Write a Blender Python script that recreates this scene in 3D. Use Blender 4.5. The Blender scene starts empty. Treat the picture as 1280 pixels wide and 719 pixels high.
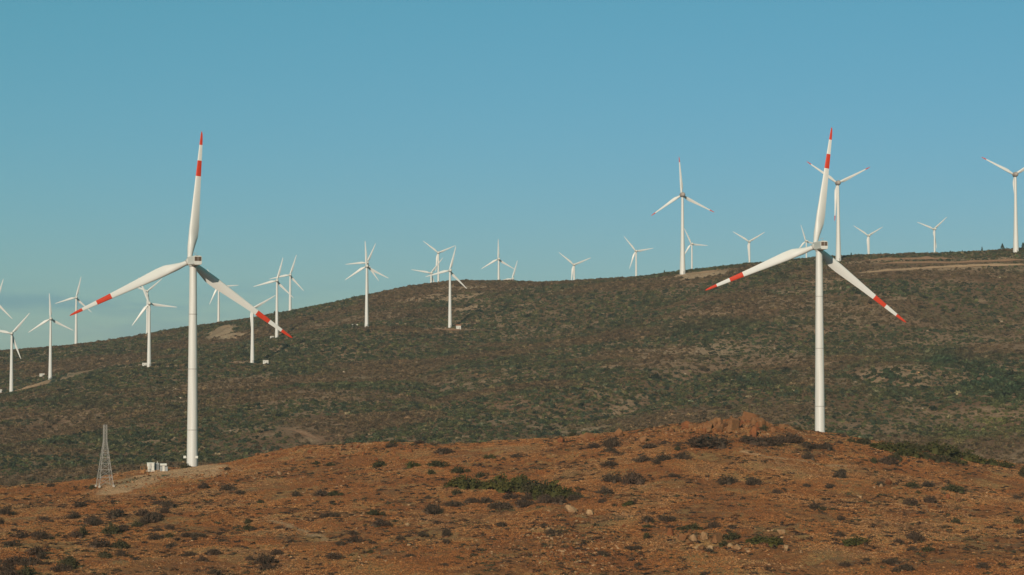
import bpy, bmesh, math, random
import numpy as np
from mathutils import Vector, Matrix

R = math.radians
random.seed(7)
rng = np.random.default_rng(11)
scene = bpy.context.scene
col = scene.collection

# ------------------------------------------------------------------ camera
F = 2780.0                       # focal length in pixels of the 1280 px wide photograph
CAM = Vector((0.0, 0.0, 100.0))
PITCH = math.atan(90.5 / F)      # horizon lies at y = 450
cam_d = bpy.data.cameras.new('camera')
cam_d.sensor_width = 36.0
cam_d.lens = 36.0 * F / 1280.0
cam_d.clip_start = 1.0
cam_d.clip_end = 60000.0
cam = bpy.data.objects.new('camera', cam_d)
cam.location = CAM
cam.rotation_euler = (math.pi / 2 + PITCH, 0, 0)
col.objects.link(cam)
scene.camera = cam

# ------------------------------------------------------------------ sky and sun
SUN_EL, SUN_AZ = R(21.5), R(17.0)          # low sun behind the camera, to its left
w = bpy.data.worlds.new('World'); scene.world = w
w.use_nodes = True
nt = w.node_tree; nt.nodes.clear()
sky = nt.nodes.new('ShaderNodeTexSky'); sky.sky_type = 'NISHITA'
sky.sun_disc = False
sky.sun_elevation = SUN_EL
sky.sun_rotation = math.pi + SUN_AZ
sky.altitude = 0.0
sky.air_density = 1.0; sky.dust_density = 0.3; sky.ozone_density = 5.0
grade = nt.nodes.new('ShaderNodeMix'); grade.data_type = 'RGBA'; grade.blend_type = 'MULTIPLY'
grade.inputs[0].default_value = 1.0
grade.inputs[7].default_value = (0.67, 1.03, 1.03, 1)
bg = nt.nodes.new('ShaderNodeBackground'); bg.inputs[1].default_value = 0.0475
out = nt.nodes.new('ShaderNodeOutputWorld')
sp = nt.nodes.new('ShaderNodeSeparateColor'); cb = nt.nodes.new('ShaderNodeCombineColor')
pw = nt.nodes.new('ShaderNodeMath'); pw.operation = 'POWER'; pw.inputs[1].default_value = 0.5
sc_ = nt.nodes.new('ShaderNodeMath'); sc_.operation = 'MULTIPLY'; sc_.inputs[1].default_value = 2.50
nt.links.new(sky.outputs[0], sp.inputs[0])
nt.links.new(sp.outputs[1], pw.inputs[0]); nt.links.new(pw.outputs[0], sc_.inputs[0])
nt.links.new(sp.outputs[0], cb.inputs[0]); nt.links.new(sc_.outputs[0], cb.inputs[1]); nt.links.new(sp.outputs[2], cb.inputs[2])
nt.links.new(cb.outputs[0], grade.inputs[6])
# faint wisps of low cloud near the horizon
tc = nt.nodes.new('ShaderNodeTexCoord')
mp = nt.nodes.new('ShaderNodeMapping'); mp.inputs['Scale'].default_value = (16, 16, 95)
mp.inputs['Location'].default_value = (0.9, 0.0, 0.35)
nz = nt.nodes.new('ShaderNodeTexNoise'); nz.inputs['Scale'].default_value = 1.0
nz.inputs['Detail'].default_value = 5.0; nz.inputs['Roughness'].default_value = 0.6
cr = nt.nodes.new('ShaderNodeValToRGB')
cr.color_ramp.elements[0].position = 0.46; cr.color_ramp.elements[0].color = (0, 0, 0, 1)
cr.color_ramp.elements[1].position = 0.66; cr.color_ramp.elements[1].color = (1, 1, 1, 1)
sx = nt.nodes.new('ShaderNodeSeparateXYZ')
band = nt.nodes.new('ShaderNodeMapRange'); band.interpolation_type = 'SMOOTHSTEP'
band.inputs[1].default_value = 0.024; band.inputs[2].default_value = 0.038
band.inputs[3].default_value = 1.0; band.inputs[4].default_value = 0.0
mul = nt.nodes.new('ShaderNodeMath'); mul.operation = 'MULTIPLY'
mul2 = nt.nodes.new('ShaderNodeMath'); mul2.operation = 'MULTIPLY'; mul2.inputs[1].default_value = 0.85
cm = nt.nodes.new('ShaderNodeMix'); cm.data_type = 'RGBA'; cm.blend_type = 'MULTIPLY'
cm.inputs[7].default_value = (0.62, 0.76, 0.93, 1)
nt.links.new(tc.outputs['Generated'], mp.inputs['Vector'])
nt.links.new(mp.outputs[0], nz.inputs['Vector'])
nt.links.new(nz.outputs['Fac'], cr.inputs[0])
nt.links.new(tc.outputs['Generated'], sx.inputs[0])
nt.links.new(sx.outputs['Z'], band.inputs[0])
nt.links.new(cr.outputs[0], mul.inputs[0]); nt.links.new(band.outputs[0], mul.inputs[1])
nt.links.new(mul.outputs[0], mul2.inputs[0])
nt.links.new(mul2.outputs[0], cm.inputs[0])
nt.links.new(grade.outputs[2], cm.inputs[6])
nt.links.new(cm.outputs[2], bg.inputs[0])
nt.links.new(bg.outputs[0], out.inputs[0])

sun_d = bpy.data.lights.new('sun', 'SUN')
sun_d.energy = 3.7; sun_d.angle = R(0.5); sun_d.color = (1.0, 0.86, 0.68)
sun = bpy.data.objects.new('sun', sun_d)
d = Vector((math.sin(SUN_AZ) * math.cos(SUN_EL), math.cos(SUN_AZ) * math.cos(SUN_EL), -math.sin(SUN_EL)))
sun.rotation_euler = d.to_track_quat('-Z', 'Y').to_euler()
sun.location = (-150, -400, 300)
col.objects.link(sun)

vs = scene.view_settings
vs.view_transform = 'Standard'; vs.look = 'None'
vs.exposure = 0.38; vs.gamma = 1.0; vs.use_curve_mapping = False

# ------------------------------------------------------------------ helpers
def at(px, py, Y):
    """world point seen at photograph pixel (px, py), Y metres in front of the camera"""
    cx, cy = (px - 640.0) / F, (359.5 - py) / F
    dy = math.cos(PITCH) - cy * math.sin(PITCH)
    dz = math.sin(PITCH) + cy * math.cos(PITCH)
    k = Y / dy
    return Vector((cx * k, Y, CAM.z + dz * k))

def project(x, y, z):
    z = z - CAM.z
    fw = y * math.cos(PITCH) + z * math.sin(PITCH)
    up = -y * math.sin(PITCH) + z * math.cos(PITCH)
    return 640 + F * x / fw, 359.5 - F * up / fw

def tag(o, label=None, cat=None, group=None, kind=None):
    if label: o['label'] = label
    if cat: o['category'] = cat
    if group: o['group'] = group
    if kind: o['kind'] = kind
    return o

def link(o, parent=None):
    col.objects.link(o)
    if parent is not None: o.parent = parent
    return o

def empty(name, loc=(0, 0, 0), rz=0.0):
    o = bpy.data.objects.new(name, None)
    o.location = loc; o.rotation_euler = (0, 0, rz)
    o.empty_display_size = 0.5
    return link(o)

def mesh_np(name, V, FA, mat=None, smooth=False, colors=None, attrs=None):
    """mesh from numpy arrays; FA is (n,3) or (n,4)"""
    me = bpy.data.meshes.new(name)
    V = np.ascontiguousarray(V, dtype=np.float32); FA = np.ascontiguousarray(FA, dtype=np.int32)
    n, k = FA.shape
    me.vertices.add(len(V)); me.vertices.foreach_set('co', V.ravel())
    me.loops.add(n * k); me.loops.foreach_set('vertex_index', FA.ravel())
    me.polygons.add(n)
    me.polygons.foreach_set('loop_start', np.arange(0, n * k, k, dtype=np.int32))
    if smooth:
        me.polygons.foreach_set('use_smooth', np.ones(n, dtype=bool))
    if colors is not None:
        a = me.color_attributes.new('tint', 'FLOAT_COLOR', 'POINT')
        c4 = np.ones((len(V), 4), dtype=np.float32); c4[:, :3] = colors
        a.data.foreach_set('color', c4.ravel())
    if attrs:
        for nm, arr in attrs.items():
            a = me.attributes.new(nm, 'FLOAT', 'POINT')
            a.data.foreach_set('value', np.ascontiguousarray(arr, dtype=np.float32))
    me.update(calc_edges=True); me.validate()
    if mat: me.materials.append(mat)
    return me

class MB:
    """collects simple solids into one mesh"""
    def __init__(s): s.v = []; s.f = []
    def add(s, vs_, fs):
        o = len(s.v); s.v += [tuple(p) for p in vs_]; s.f += [tuple(i + o for i in f) for f in fs]
    def box(s, c, d, M=None):
        x, y, z = d[0] / 2, d[1] / 2, d[2] / 2
        P = [Vector((c[0] + a * x, c[1] + b * y, c[2] + e * z)) for a in (-1, 1) for b in (-1, 1) for e in (-1, 1)]
        if M: P = [M @ p for p in P]
        s.add(P, [(0, 1, 3, 2), (4, 6, 7, 5), (0, 4, 5, 1), (2, 3, 7, 6), (0, 2, 6, 4), (1, 5, 7, 3)])
    def rings(s, rs, cap=True):
        n = len(rs[0]); o = len(s.v)
        for r in rs: s.v += [tuple(p) for p in r]
        for i in range(len(rs) - 1):
            for j in range(n):
                a, b = o + i * n + j, o + i * n + (j + 1) % n
                s.f.append((a, b, b + n, a + n))
        if cap:
            s.f.append(tuple(o + j for j in range(n))[::-1])
            s.f.append(tuple(o + (len(rs) - 1) * n + j for j in range(n)))
    def bar(s, a, b, r, n=4):
        a, b = Vector(a), Vector(b); d_ = (b - a).normalized()
        u = d_.orthogonal().normalized(); v = d_.cross(u)
        ring = lambda p: [p + r * (math.cos(2 * math.pi * j / n) * u + math.sin(2 * math.pi * j / n) * v) for j in range(n)]
        s.rings([ring(a), ring(b)])
    def mesh(s, name, mat, smooth=False, bevel=0.0):
        me = bpy.data.meshes.new(name)
        me.from_pydata(s.v, [], s.f)
        bm = bmesh.new(); bm.from_mesh(me)
        bmesh.ops.recalc_face_normals(bm, faces=bm.faces)
        if bevel > 0:
            bmesh.ops.bevel(bm, geom=bm.edges[:], offset=bevel, segments=2, affect='EDGES', profile=0.6)
        if smooth:
            for f in bm.faces: f.smooth = True
            for e in bm.edges:
                if len(e.link_faces) == 2 and e.calc_face_angle(0) > R(40): e.smooth = False
        bm.to_mesh(me); bm.free()
        me.materials.append(mat)
        return me
    def obj(s, name, mat, parent=None, smooth=False, bevel=0.0):
        return link(bpy.data.objects.new(name, s.mesh(name, mat, smooth, bevel)), parent)

def lathe_mb(profile, n=24, axis='Z'):
    m = MB(); rs = []
    for (r, h) in profile:
        ring = []
        for j in range(n):
            a = 2 * math.pi * j / n
            p = (r * math.cos(a), r * math.sin(a), h)
            if axis == 'Y': p = (p[0], h, p[1])
            ring.append(p)
        rs.append(ring)
    m.rings(rs)
    return m

# value noise
def _hash(ix, iy, seed):
    h = (ix.astype(np.int64) * 374761393 + iy.astype(np.int64) * 668265263 + seed * 974634777) & 0xFFFFFFFF
    h = ((h ^ (h >> 13)) * 1274126177) & 0xFFFFFFFF
    h = (h ^ (h >> 16)) & 0xFFFFFFFF
    return h / 4294967295.0
def vnoise(x, y, seed=0):
    ix, iy = np.floor(x), np.floor(y); fx, fy = x - ix, y - iy
    fx = fx * fx * (3 - 2 * fx); fy = fy * fy * (3 - 2 * fy)
    a = _hash(ix, iy, seed); b = _hash(ix + 1, iy, seed); c = _hash(ix, iy + 1, seed); e = _hash(ix + 1, iy + 1, seed)
    return (a * (1 - fx) + b * fx) * (1 - fy) + (c * (1 - fx) + e * fx) * fy
def fbm(x, y, seed=0, octv=4, gain=0.5):
    t = np.zeros_like(x, dtype=float); a = 1.0; n = 0.0
    for i in range(octv):
        t += a * vnoise(x * 2 ** i + 17.3 * i, y * 2 ** i - 9.1 * i, seed + i); n += a; a *= gain
    return t / n
def sstep(a, b, x):
    t = np.clip((x - a) / (b - a), 0, 1); return t * t * (3 - 2 * t)

# ------------------------------------------------------------------ materials
def nodes(name):
    m = bpy.data.materials.new(name); m.use_nodes = True
    t = m.node_tree; b = t.nodes['Principled BSDF']
    b.inputs['Roughness'].default_value = 0.9
    b.inputs['Specular IOR Level'].default_value = 0.2
    return m, t, b
def N(t, typ, **kw):
    n = t.nodes.new(typ)
    for k, v in kw.items(): setattr(n, k, v)
    return n
def noise(t, scale, detail=4, rough=0.55, vec=None, lo=0.35, hi=0.65):
    n = N(t, 'ShaderNodeTexNoise'); n.inputs['Scale'].default_value = scale
    n.inputs['Detail'].default_value = detail; n.inputs['Roughness'].default_value = rough
    if vec is not None: t.links.new(vec, n.inputs['Vector'])
    r = N(t, 'ShaderNodeMapRange'); r.inputs[1].default_value = lo; r.inputs[2].default_value = hi
    t.links.new(n.outputs['Fac'], r.inputs[0])
    return r.outputs[0]
def mix(t, fac, a, b, mode='MIX'):
    n = N(t, 'ShaderNodeMix', data_type='RGBA', blend_type=mode)
    for sock, val in ((n.inputs[0], fac), (n.inputs[6], a), (n.inputs[7], b)):
        if isinstance(val, (int, float)): sock.default_value = val
        elif isinstance(val, tuple): sock.default_value = (*val, 1)
        else: t.links.new(val, sock)
    return n.outputs[2]
def objcoord(t): return N(t, 'ShaderNodeTexCoord').outputs['Object']

def mat_plain(name, c, rough=0.5, spec=0.3, var=0.06, vscale=0.6):
    m, t, b = nodes(name)
    f = noise(t, vscale, 4, 0.6, objcoord(t), 0.3, 0.7)
    dark = tuple(x * (1 - var * 2) for x in c)
    t.links.new(mix(t, f, dark, c), b.inputs['Base Color'])
    b.inputs['Roughness'].default_value = rough; b.inputs['Specular IOR Level'].default_value = spec
    return m

def mat_tower():
    m, t, b = nodes('painted_steel')
    co = objcoord(t)
    mpn = N(t, 'ShaderNodeMapping'); mpn.inputs['Scale'].default_value = (1.2, 1.2, 0.05)
    t.links.new(co, mpn.inputs[0])
    f = noise(t, 1.0, 5, 0.6, mpn.outputs[0], 0.35, 0.75)      # streaks of grime running down
    t.links.new(mix(t, f, (0.54, 0.535, 0.515), (0.44, 0.425, 0.39)), b.inputs['Base Color'])
    b.inputs['Roughness'].default_value = 0.45; b.inputs['Specular IOR Level'].default_value = 0.35
    return m

def mat_tint(name, var=0.25, vscale=1.0, rough=0.9):
    """colour comes from each scattered piece, with leaf-to-leaf variation stored on the piece's mesh"""
    m, t, b = nodes(name)
    a = N(t, 'ShaderNodeAttribute', attribute_type='INSTANCER'); a.attribute_name = 'tint'
    l = N(t, 'ShaderNodeAttribute'); l.attribute_name = 'leaf'
    g = N(t, 'ShaderNodeNewGeometry')
    f = noise(t, vscale, 3, 0.6, g.outputs['Position'], 0.3, 0.7)
    c = mix(t, f, mix(t, 1.0, a.outputs['Color'], (1 - var, 1 - var, 1 - var), 'MULTIPLY'), a.outputs['Color'])
    v = N(t, 'ShaderNodeVectorMath', operation='SCALE')
    t.links.new(c, v.inputs[0]); t.links.new(l.outputs['Fac'], v.inputs['Scale'])
    t.links.new(v.outputs[0], b.inputs['Base Color'])
    b.inputs['Roughness'].default_value = rough; b.inputs['Specular IOR Level'].default_value = 0.1
    return m

def mat_foliage(name, c1, c2, c3):
    m, t, b = nodes(name)
    oi = N(t, 'ShaderNodeObjectInfo')
    co = objcoord(t)
    f = noise(t, 1.7, 4, 0.6, co, 0.35, 0.65)
    base = mix(t, f, c1, c2)
    base = mix(t, oi.outputs['Random'], base, mix(t, 0.5, base, c3))
    t.links.new(base, b.inputs['Base Color'])
    b.inputs['Roughness'].default_value = 0.85; b.inputs['Specular IOR Level'].default_value = 0.15
    return m

def mat_near_ground():
    m, t, b = nodes('dry_hill_soil')
    co = objcoord(t)
    big = noise(t, 0.022, 5, 0.62, co, 0.40, 0.60)
    mid = noise(t, 0.16, 6, 0.68, co, 0.40, 0.62)
    fine = noise(t, 1.1, 6, 0.72, co, 0.36, 0.64)
    vf = noise(t, 4.0, 4, 0.75, co, 0.36, 0.64)
    c = mix(t, big, (0.54, 0.192, 0.056), (0.54, 0.252, 0.090))
    c = mix(t, mid, c, (0.42, 0.148, 0.046))
    straw = noise(t, 0.075, 6, 0.7, co, 0.50, 0.60)
    c = mix(t, straw, c, (0.56, 0.31, 0.120))
    grey = noise(t, 0.05, 6, 0.7, co, 0.56, 0.68)
    c = mix(t, grey, c, (0.36, 0.20, 0.095))
    c = mix(t, fine, mix(t, 1.0, c, (0.50, 0.47, 0.46), 'MULTIPLY'), c)
    c = mix(t, vf, mix(t, 1.0, c, (0.70, 0.67, 0.66), 'MULTIPLY'), c)
    # trodden track, read from the mesh
    a = N(t, 'ShaderNodeAttribute'); a.attribute_name = 'bare'
    c = mix(t, a.outputs['Fac'], c, mix(t, fine, (0.48, 0.26, 0.130), (0.60, 0.36, 0.20)))
    t.links.new(c, b.inputs['Base Color'])
    bmp = N(t, 'ShaderNodeBump'); bmp.inputs['Strength'].default_value = 0.9; bmp.inputs['Distance'].default_value = 0.6
    t.links.new(fine, bmp.inputs['Height']); t.links.new(bmp.outputs[0], b.inputs['Normal'])
    return m

def mat_far_ground():
    m, t, b = nodes('scrub_hill_soil')
    co = objcoord(t)
    big = noise(t, 0.006, 5, 0.6, co, 0.38, 0.62)
    mid = noise(t, 0.04, 6, 0.65, co, 0.36, 0.64)
    fine = noise(t, 0.35, 5, 0.7, co, 0.35, 0.65)
    c = mix(t, big, (0.215, 0.112, 0.056), (0.165, 0.112, 0.056))
    c = mix(t, mid, c, (0.20, 0.098, 0.050))
    spots = noise(t, 0.11, 6, 0.72, co, 0.58, 0.70)
    c = mix(t, spots, c, (0.30, 0.20, 0.115))
    c = mix(t, fine, mix(t, 1.0, c, (0.5, 0.52, 0.52), 'MULTIPLY'), c)
    a = N(t, 'ShaderNodeAttribute'); a.attribute_name = 'bare'
    c = mix(t, a.outputs['Fac'], c, mix(t, fine, (0.30, 0.175, 0.10), (0.46, 0.32, 0.20)))
    t.links.new(c, b.inputs['Base Color'])
    bmp = N(t, 'ShaderNodeBump'); bmp.inputs['Strength'].default_value = 0.7; bmp.inputs['Distance'].default_value = 1.5
    t.links.new(fine, bmp.inputs['Height']); t.links.new(bmp.outputs[0], b.inputs['Normal'])
    return m

def mat_rock(name, c1, c2):
    m, t, b = nodes(name)
    co = objcoord(t)
    oi = N(t, 'ShaderNodeObjectInfo')
    f = noise(t, 1.1, 6, 0.65, co, 0.35, 0.65)
    c = mix(t, f, c1, c2)
    g = noise(t, 6.0, 4, 0.7, co, 0.3, 0.7)
    c = mix(t, g, mix(t, 1.0, c, (0.62, 0.6, 0.58), 'MULTIPLY'), c)
    c = mix(t, oi.outputs['Random'], c, mix(t, 1.0, c, (0.78, 0.74, 0.72), 'MULTIPLY'))
    t.links.new(c, b.inputs['Base Color'])
    bmp = N(t, 'ShaderNodeBump'); bmp.inputs['Strength'].default_value = 0.6; bmp.inputs['Distance'].default_value = 0.2
    t.links.new(g, bmp.inputs['Height']); t.links.new(bmp.outputs[0], b.inputs['Normal'])
    return m

M_TOWER = mat_tower()
M_BLADE = mat_plain('blade_gelcoat', (0.55, 0.545, 0.525), 0.4, 0.35, 0.03, 0.15)
M_RED = mat_plain('red_warning_paint', (0.48, 0.036, 0.011), 0.5, 0.3, 0.06, 0.8)
M_NAC = mat_plain('nacelle_paint', (0.52, 0.51, 0.475), 0.45, 0.35, 0.05, 0.8)
M_NACGREY = mat_plain('grey_nacelle_shell', (0.30, 0.25, 0.22), 0.5, 0.3, 0.08, 0.8)
M_HUB = mat_plain('hub_casting', (0.52, 0.51, 0.48), 0.5, 0.3, 0.08, 1.5)
M_GRILLE = mat_plain('brown_vent_mesh', (0.16, 0.10, 0.065), 0.7, 0.2, 0.1, 3.0)
M_DARK = mat_plain('dark_recess', (0.03, 0.03, 0.03), 0.8, 0.2, 0.1, 3.0)
M_SEAM = mat_plain('flange_grey', (0.33, 0.32, 0.30), 0.6, 0.3, 0.08, 1.5)
M_CAB = mat_plain('cabinet_paint', (0.50, 0.49, 0.44), 0.55, 0.3, 0.06, 1.2)
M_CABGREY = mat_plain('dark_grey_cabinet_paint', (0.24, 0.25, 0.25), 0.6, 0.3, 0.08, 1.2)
M_STEEL = mat_plain('galvanised_steel', (0.30, 0.28, 0.255), 0.6, 0.35, 0.10, 0.9)
M_RUST = mat_plain('rusty_steel', (0.30, 0.15, 0.06), 0.8, 0.2, 0.15, 2.0)
M_CONC = mat_plain('concrete', (0.42, 0.37, 0.31), 0.9, 0.2, 0.12, 0.8)
M_TILE = mat_plain('clay_roof', (0.30, 0.12, 0.06), 0.85, 0.2, 0.12, 1.5)
M_NEAR = mat_near_ground()
M_FAR = mat_far_ground()
M_SCRUB = mat_tint('scrub_leaves', 0.35, 0.5)
M_TUFT = mat_tint('dry_grass', 0.25, 1.5)
M_STONE = mat_tint('loose_stone', 0.35, 2.0)
M_TRACK = mat_rock('track_earth', (0.34, 0.215, 0.125), (0.48, 0.34, 0.215))
M_CUT = mat_rock('red_cut_earth', (0.20, 0.10, 0.055), (0.31, 0.19, 0.11))
M_ROCK = mat_rock('ochre_rock', (0.27, 0.135, 0.058), (0.21, 0.09, 0.036))
M_ROCKPALE = mat_rock('pale_rock', (0.45, 0.285, 0.155), (0.32, 0.185, 0.09))
M_ROCKRED = mat_rock('rust_rock', (0.26, 0.10, 0.036), (0.19, 0.062, 0.024))
M_BUSHDRY = mat_foliage('dry_bush', (0.046, 0.029, 0.020), (0.080, 0.047, 0.029), (0.045, 0.036, 0.022))
M_BUSHGREEN = mat_foliage('green_bush', (0.040, 0.039, 0.010), (0.068, 0.058, 0.013), (0.030, 0.032, 0.011))
M_BUSHOLIVE = mat_foliage('olive_bush', (0.036, 0.035, 0.014), (0.056, 0.048, 0.018), (0.045, 0.032, 0.018))
M_PINE = mat_foliage('pine_needles', (0.022, 0.036, 0.020), (0.040, 0.055, 0.026), (0.03, 0.04, 0.02))
M_BARK = mat_plain('bark', (0.09, 0.06, 0.04), 0.9, 0.1, 0.2, 2.0)
M_TWIG = mat_plain('grey_twig', (0.10, 0.075, 0.06), 0.9, 0.1, 0.2, 2.0)

# ------------------------------------------------------------------ terrain heights
CP = []                                           # control points x, y, z (world)
def cp(px, py, Y): p = at(px, py, Y); CP.append((p.x, p.y, p.z))
def cz(px, Y, zrel): CP.append(((px - 640) / F * Y, Y, CAM.z + zrel))

NEAR_RIDGE = [(-260, 622, 610), (-120, 614, 620), (0, 608, 640), (60, 606, 655), (120, 602, 665), (160, 592, 680), (185, 588, 690),
              (290, 579, 690), (330, 568, 690), (400, 559, 690), (480, 556, 690), (560, 558, 690), (640, 550, 688),
              (700, 547, 685), (760, 542, 680), (820, 535, 672), (880, 529, 666), (936, 526, 664), (985, 534, 670),
              (1060, 548, 685), (1110, 557, 690), (1160, 563, 690), (1220, 575, 690), (1280, 583, 690), (1400, 596, 690), (1560, 612, 690)]
for px, py, Y in NEAR_RIDGE:
    cp(px, py, Y)
    z = at(px, py, Y).z - CAM.z
    if px not in (160, 185):
        cz(px, Y + 75, z - 9.5)
cp(240, 586.5, 692); cp(1024, 549, 752)
for px in range(-280, 1620, 190):
    cp(px, 719, 420)
    zb = (450 - 719) / F * 420
    zr = np.interp(px, [a[0] for a in NEAR_RIDGE], [at(*a).z - CAM.z for a in NEAR_RIDGE])
    yr = np.interp(px, [a[0] for a in NEAR_RIDGE], [a[2] for a in NEAR_RIDGE])
    for k, bow in ((0.35, -0.3), (0.7, 0.4)):
        cz(px, 420 + k * (yr - 420), zb + k * (zr - zb) + bow)
    cz(px, 330, -46.5); cz(px, 880, -62); cz(px, 1000, -76)
for x in (-420, -150, 150, 420):
    CP.append((x, 60.0, CAM.z - 60)); CP.append((x, -260.0, CAM.z - 62))

RIDGE = [(-520, 470, 2250), (-360, 460, 2250), (-200, 450, 2250), (-90, 443, 2250), (0, 439, 2250), (50, 435, 2270), (100, 432, 2290), (150, 426, 2290), (200, 416, 2280), (250, 408, 2260),
         (300, 401, 2270), (350, 392.5, 2280), (400, 382.5, 2270), (450, 371, 2250), (485, 363, 2240), (520, 357, 2230), (555, 352.5, 2220), (590, 351.5, 2220),
         (640, 352.5, 2250), (700, 354.5, 2230), (760, 350.5, 2180), (800, 347.5, 2140), (900, 333.5, 2085),
         (960, 327, 2085), (1000, 324, 2085), (1100, 319.5, 2095), (1160, 317.5, 2095), (1220, 314.5, 2095), (1330, 312, 2095), (1480, 312, 2095), (1640, 318, 2095), (1820, 330, 2095)]
for px, py, Y in RIDGE:
    cp(px, py, Y)
    z = at(px, py, Y).z - CAM.z
    plateau = px > 780
    cz(px, Y + 230, z - (7 if plateau else 16))
    cz(px, Y + 800, z - (45 if plateau else 60))
    CP.append(((px - 640) / F * 3400, 3450.0, CAM.z - 95))
BASES = {'B': (14, 493, 1830), 'C': (63.5, 472, 1930), 'E': (187, 458, 1760), 'H': (315.5, 455, 1800), 'I': (344.5, 422, 2050),
         'K1': (458, 407, 1930), 'N': (561, 411, 1950), 'S': (852.5, 341.5, 2030), 'W': (1046, 325.5, 2040), 'Z': (1268, 314.5, 2040)}
for b_ in BASES.values(): cp(*b_)
for px, z1, z2 in [(-480, -66, -58), (-250, -66, -54), (0, -64, -46), (200, -62, -33), (400, -60, -24), (600, -58, -18), (800, -57, -10), (1000, -56, -4), (1200, -56, -2), (1400, -54, 4), (1620, -52, 4), (1850, -50, 0)]:
    cz(px, 1160, z1); cz(px, 1500, z2)
for px, Y, z in [(700, 1850, 20), (850, 1800, 36), (1000, 1800, 45), (1150, 1800, 47), (1280, 1800, 42), (1450, 1800, 46), (1210, 1620, 8)]:
    cz(px, Y, z)
CP = np.array(CP)
SC = 1000.0
def _phi(r2): return np.where(r2 > 1e-12, 0.5 * r2 * np.log(np.maximum(r2, 1e-12)), 0.0)
P2 = CP[:, :2] / SC
n_ = len(CP)
A = np.zeros((n_ + 3, n_ + 3))
A[:n_, :n_] = _phi(((P2[:, None] - P2[None]) ** 2).sum(-1)) + np.eye(n_) * 1e-7
A[:n_, n_] = 1; A[:n_, n_ + 1:] = P2; A[n_, :n_] = 1; A[n_ + 1:, :n_] = P2.T
SOL = np.linalg.solve(A, np.concatenate([CP[:, 2] - CAM.z, [0, 0, 0]]))

def H(x, y):
    x = np.asarray(x, dtype=float); y = np.asarray(y, dtype=float)
    shp = x.shape; x = x.ravel(); y = y.ravel()
    z = np.empty_like(x)
    for i in range(0, len(x), 40000):
        q = np.stack([x[i:i + 40000], y[i:i + 40000]], 1) / SC
        z[i:i + 40000] = _phi(((q[:, None] - P2[None]) ** 2).sum(-1)) @ SOL[:n_] + SOL[n_] + q @ SOL[n_ + 1:]
    z = np.clip(z, -130, 170)
    # beyond the modelled hills the land settles to a low plain
    k = sstep(3200, 4600, y) ; k = np.maximum(k, sstep(1500, 2600, np.abs(x) - 0.2 * y))
    z = z * (1 - k) + (-105 + 25 * fbm(x / 900, y / 900, 5)) * k
    near = 1 - sstep(820, 1000, y)
    det = near * (2.1 * (fbm(x / 30, y / 30, 21, 4) - .5) + 1.5 * (fbm(x / 8, y / 8, 27, 2) - .5) + 0.8 * (fbm(x / 2.8, y / 2.8, 31, 2) - .5))
    rav = (1 - np.abs(2 * fbm(x / 190, y / 420, 47, 3) - 1)) ** 5
    det -= 11.0 * rav * sstep(1080, 1250, y) * (1 - sstep(1600, 1800, y))
    det += (1 - near) * (7.0 * (fbm(x / 110, y / 110, 41, 4) - .5) + 1.6 * (fbm(x / 18, y / 18, 51, 2) - .5)) * (1 - 0.55 * sstep(1900, 2150, y))
    return (z + det + CAM.z).reshape(shp)
def h1(x, y): return float(H(np.array([x]), np.array([y]))[0])

def ground_hit(px, py, y0, y1, step=1.0):
    """first point of the terrain on the ray through a photograph pixel"""
    Y = np.arange(y0, y1, step)
    d_ = at(px, py, 1.0) - CAM
    x, z = d_.x * Y, CAM.z + d_.z * Y
    below = np.nonzero(H(x, Y) >= z)[0]
    if len(below) == 0: return None
    Yk = Y[below[0]]
    return Vector((d_.x * Yk, Yk, h1(d_.x * Yk, Yk)))
def near_hit(px, py):
    p = ground_hit(px, py, 380, 760, 1.0)
    k = 0
    while p is None and k < 12:
        k += 1; p = ground_hit(px, py + k, 380, 760, 1.0)
    return p
def far_hit(px, py):
    p = ground_hit(px, py, 1020, 2400, 3.0)
    k = 0
    while p is None and k < 12:
        k += 1; p = ground_hit(px, py + k, 1020, 2400, 3.0)
    return p

# bare patches (centre in world, radii in x and y), filled from features in view
FAR_BARE = []
def bare(px, py, rx, ry, k=1.0):
    p = far_hit(px, py); FAR_BARE.append((p.x, p.y, rx, ry, k)); return p
for px, py, rx, ry, k in [(485, 405, 22, 18, 1), (440, 411, 12, 10, .8), (277, 415, 14, 60, 1), (290, 420, 18, 26, 1), (575, 372, 26, 24, .75), (590, 386, 20, 16, .7), (530, 372, 26, 16, .7), (590, 360, 20, 16, .8),
                          (555, 360, 16, 12, .6), (878, 343, 26, 26, 1), (860, 344, 14, 14, 1), (552, 411, 14, 10, .8), (580, 412, 14, 10, .7), (300, 454, 20, 12, .9), (325, 456, 14, 10, .8), (170, 458, 34, 12, .8), (210, 457, 26, 12, .7), (60, 472, 14, 10, .6), (10, 492, 26, 12, .9),
                          (75, 441, 34, 12, .7), (1110, 326, 60, 14, .7), (1200, 327, 70, 10, .5), (1175, 336, 70, 12, .7), (1260, 322, 40, 10, .5), (790, 440, 60, 20, .5), (870, 437, 60, 40, .65), (930, 440, 50, 26, .45), (760, 430, 50, 20, .45), (1090, 470, 40, 26, .5), (1080, 480, 50, 20, .5),
                          (1035, 352, 30, 12, .5), (60, 500, 40, 26, .3), (640, 420, 60, 26, .3), (1010, 365, 40, 12, .5), (700, 470, 60, 26, .3), (1060, 400, 60, 30, .3), (1150, 470, 12, 10, .6)]:
    bare(px, py, rx, ry, k)
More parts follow.
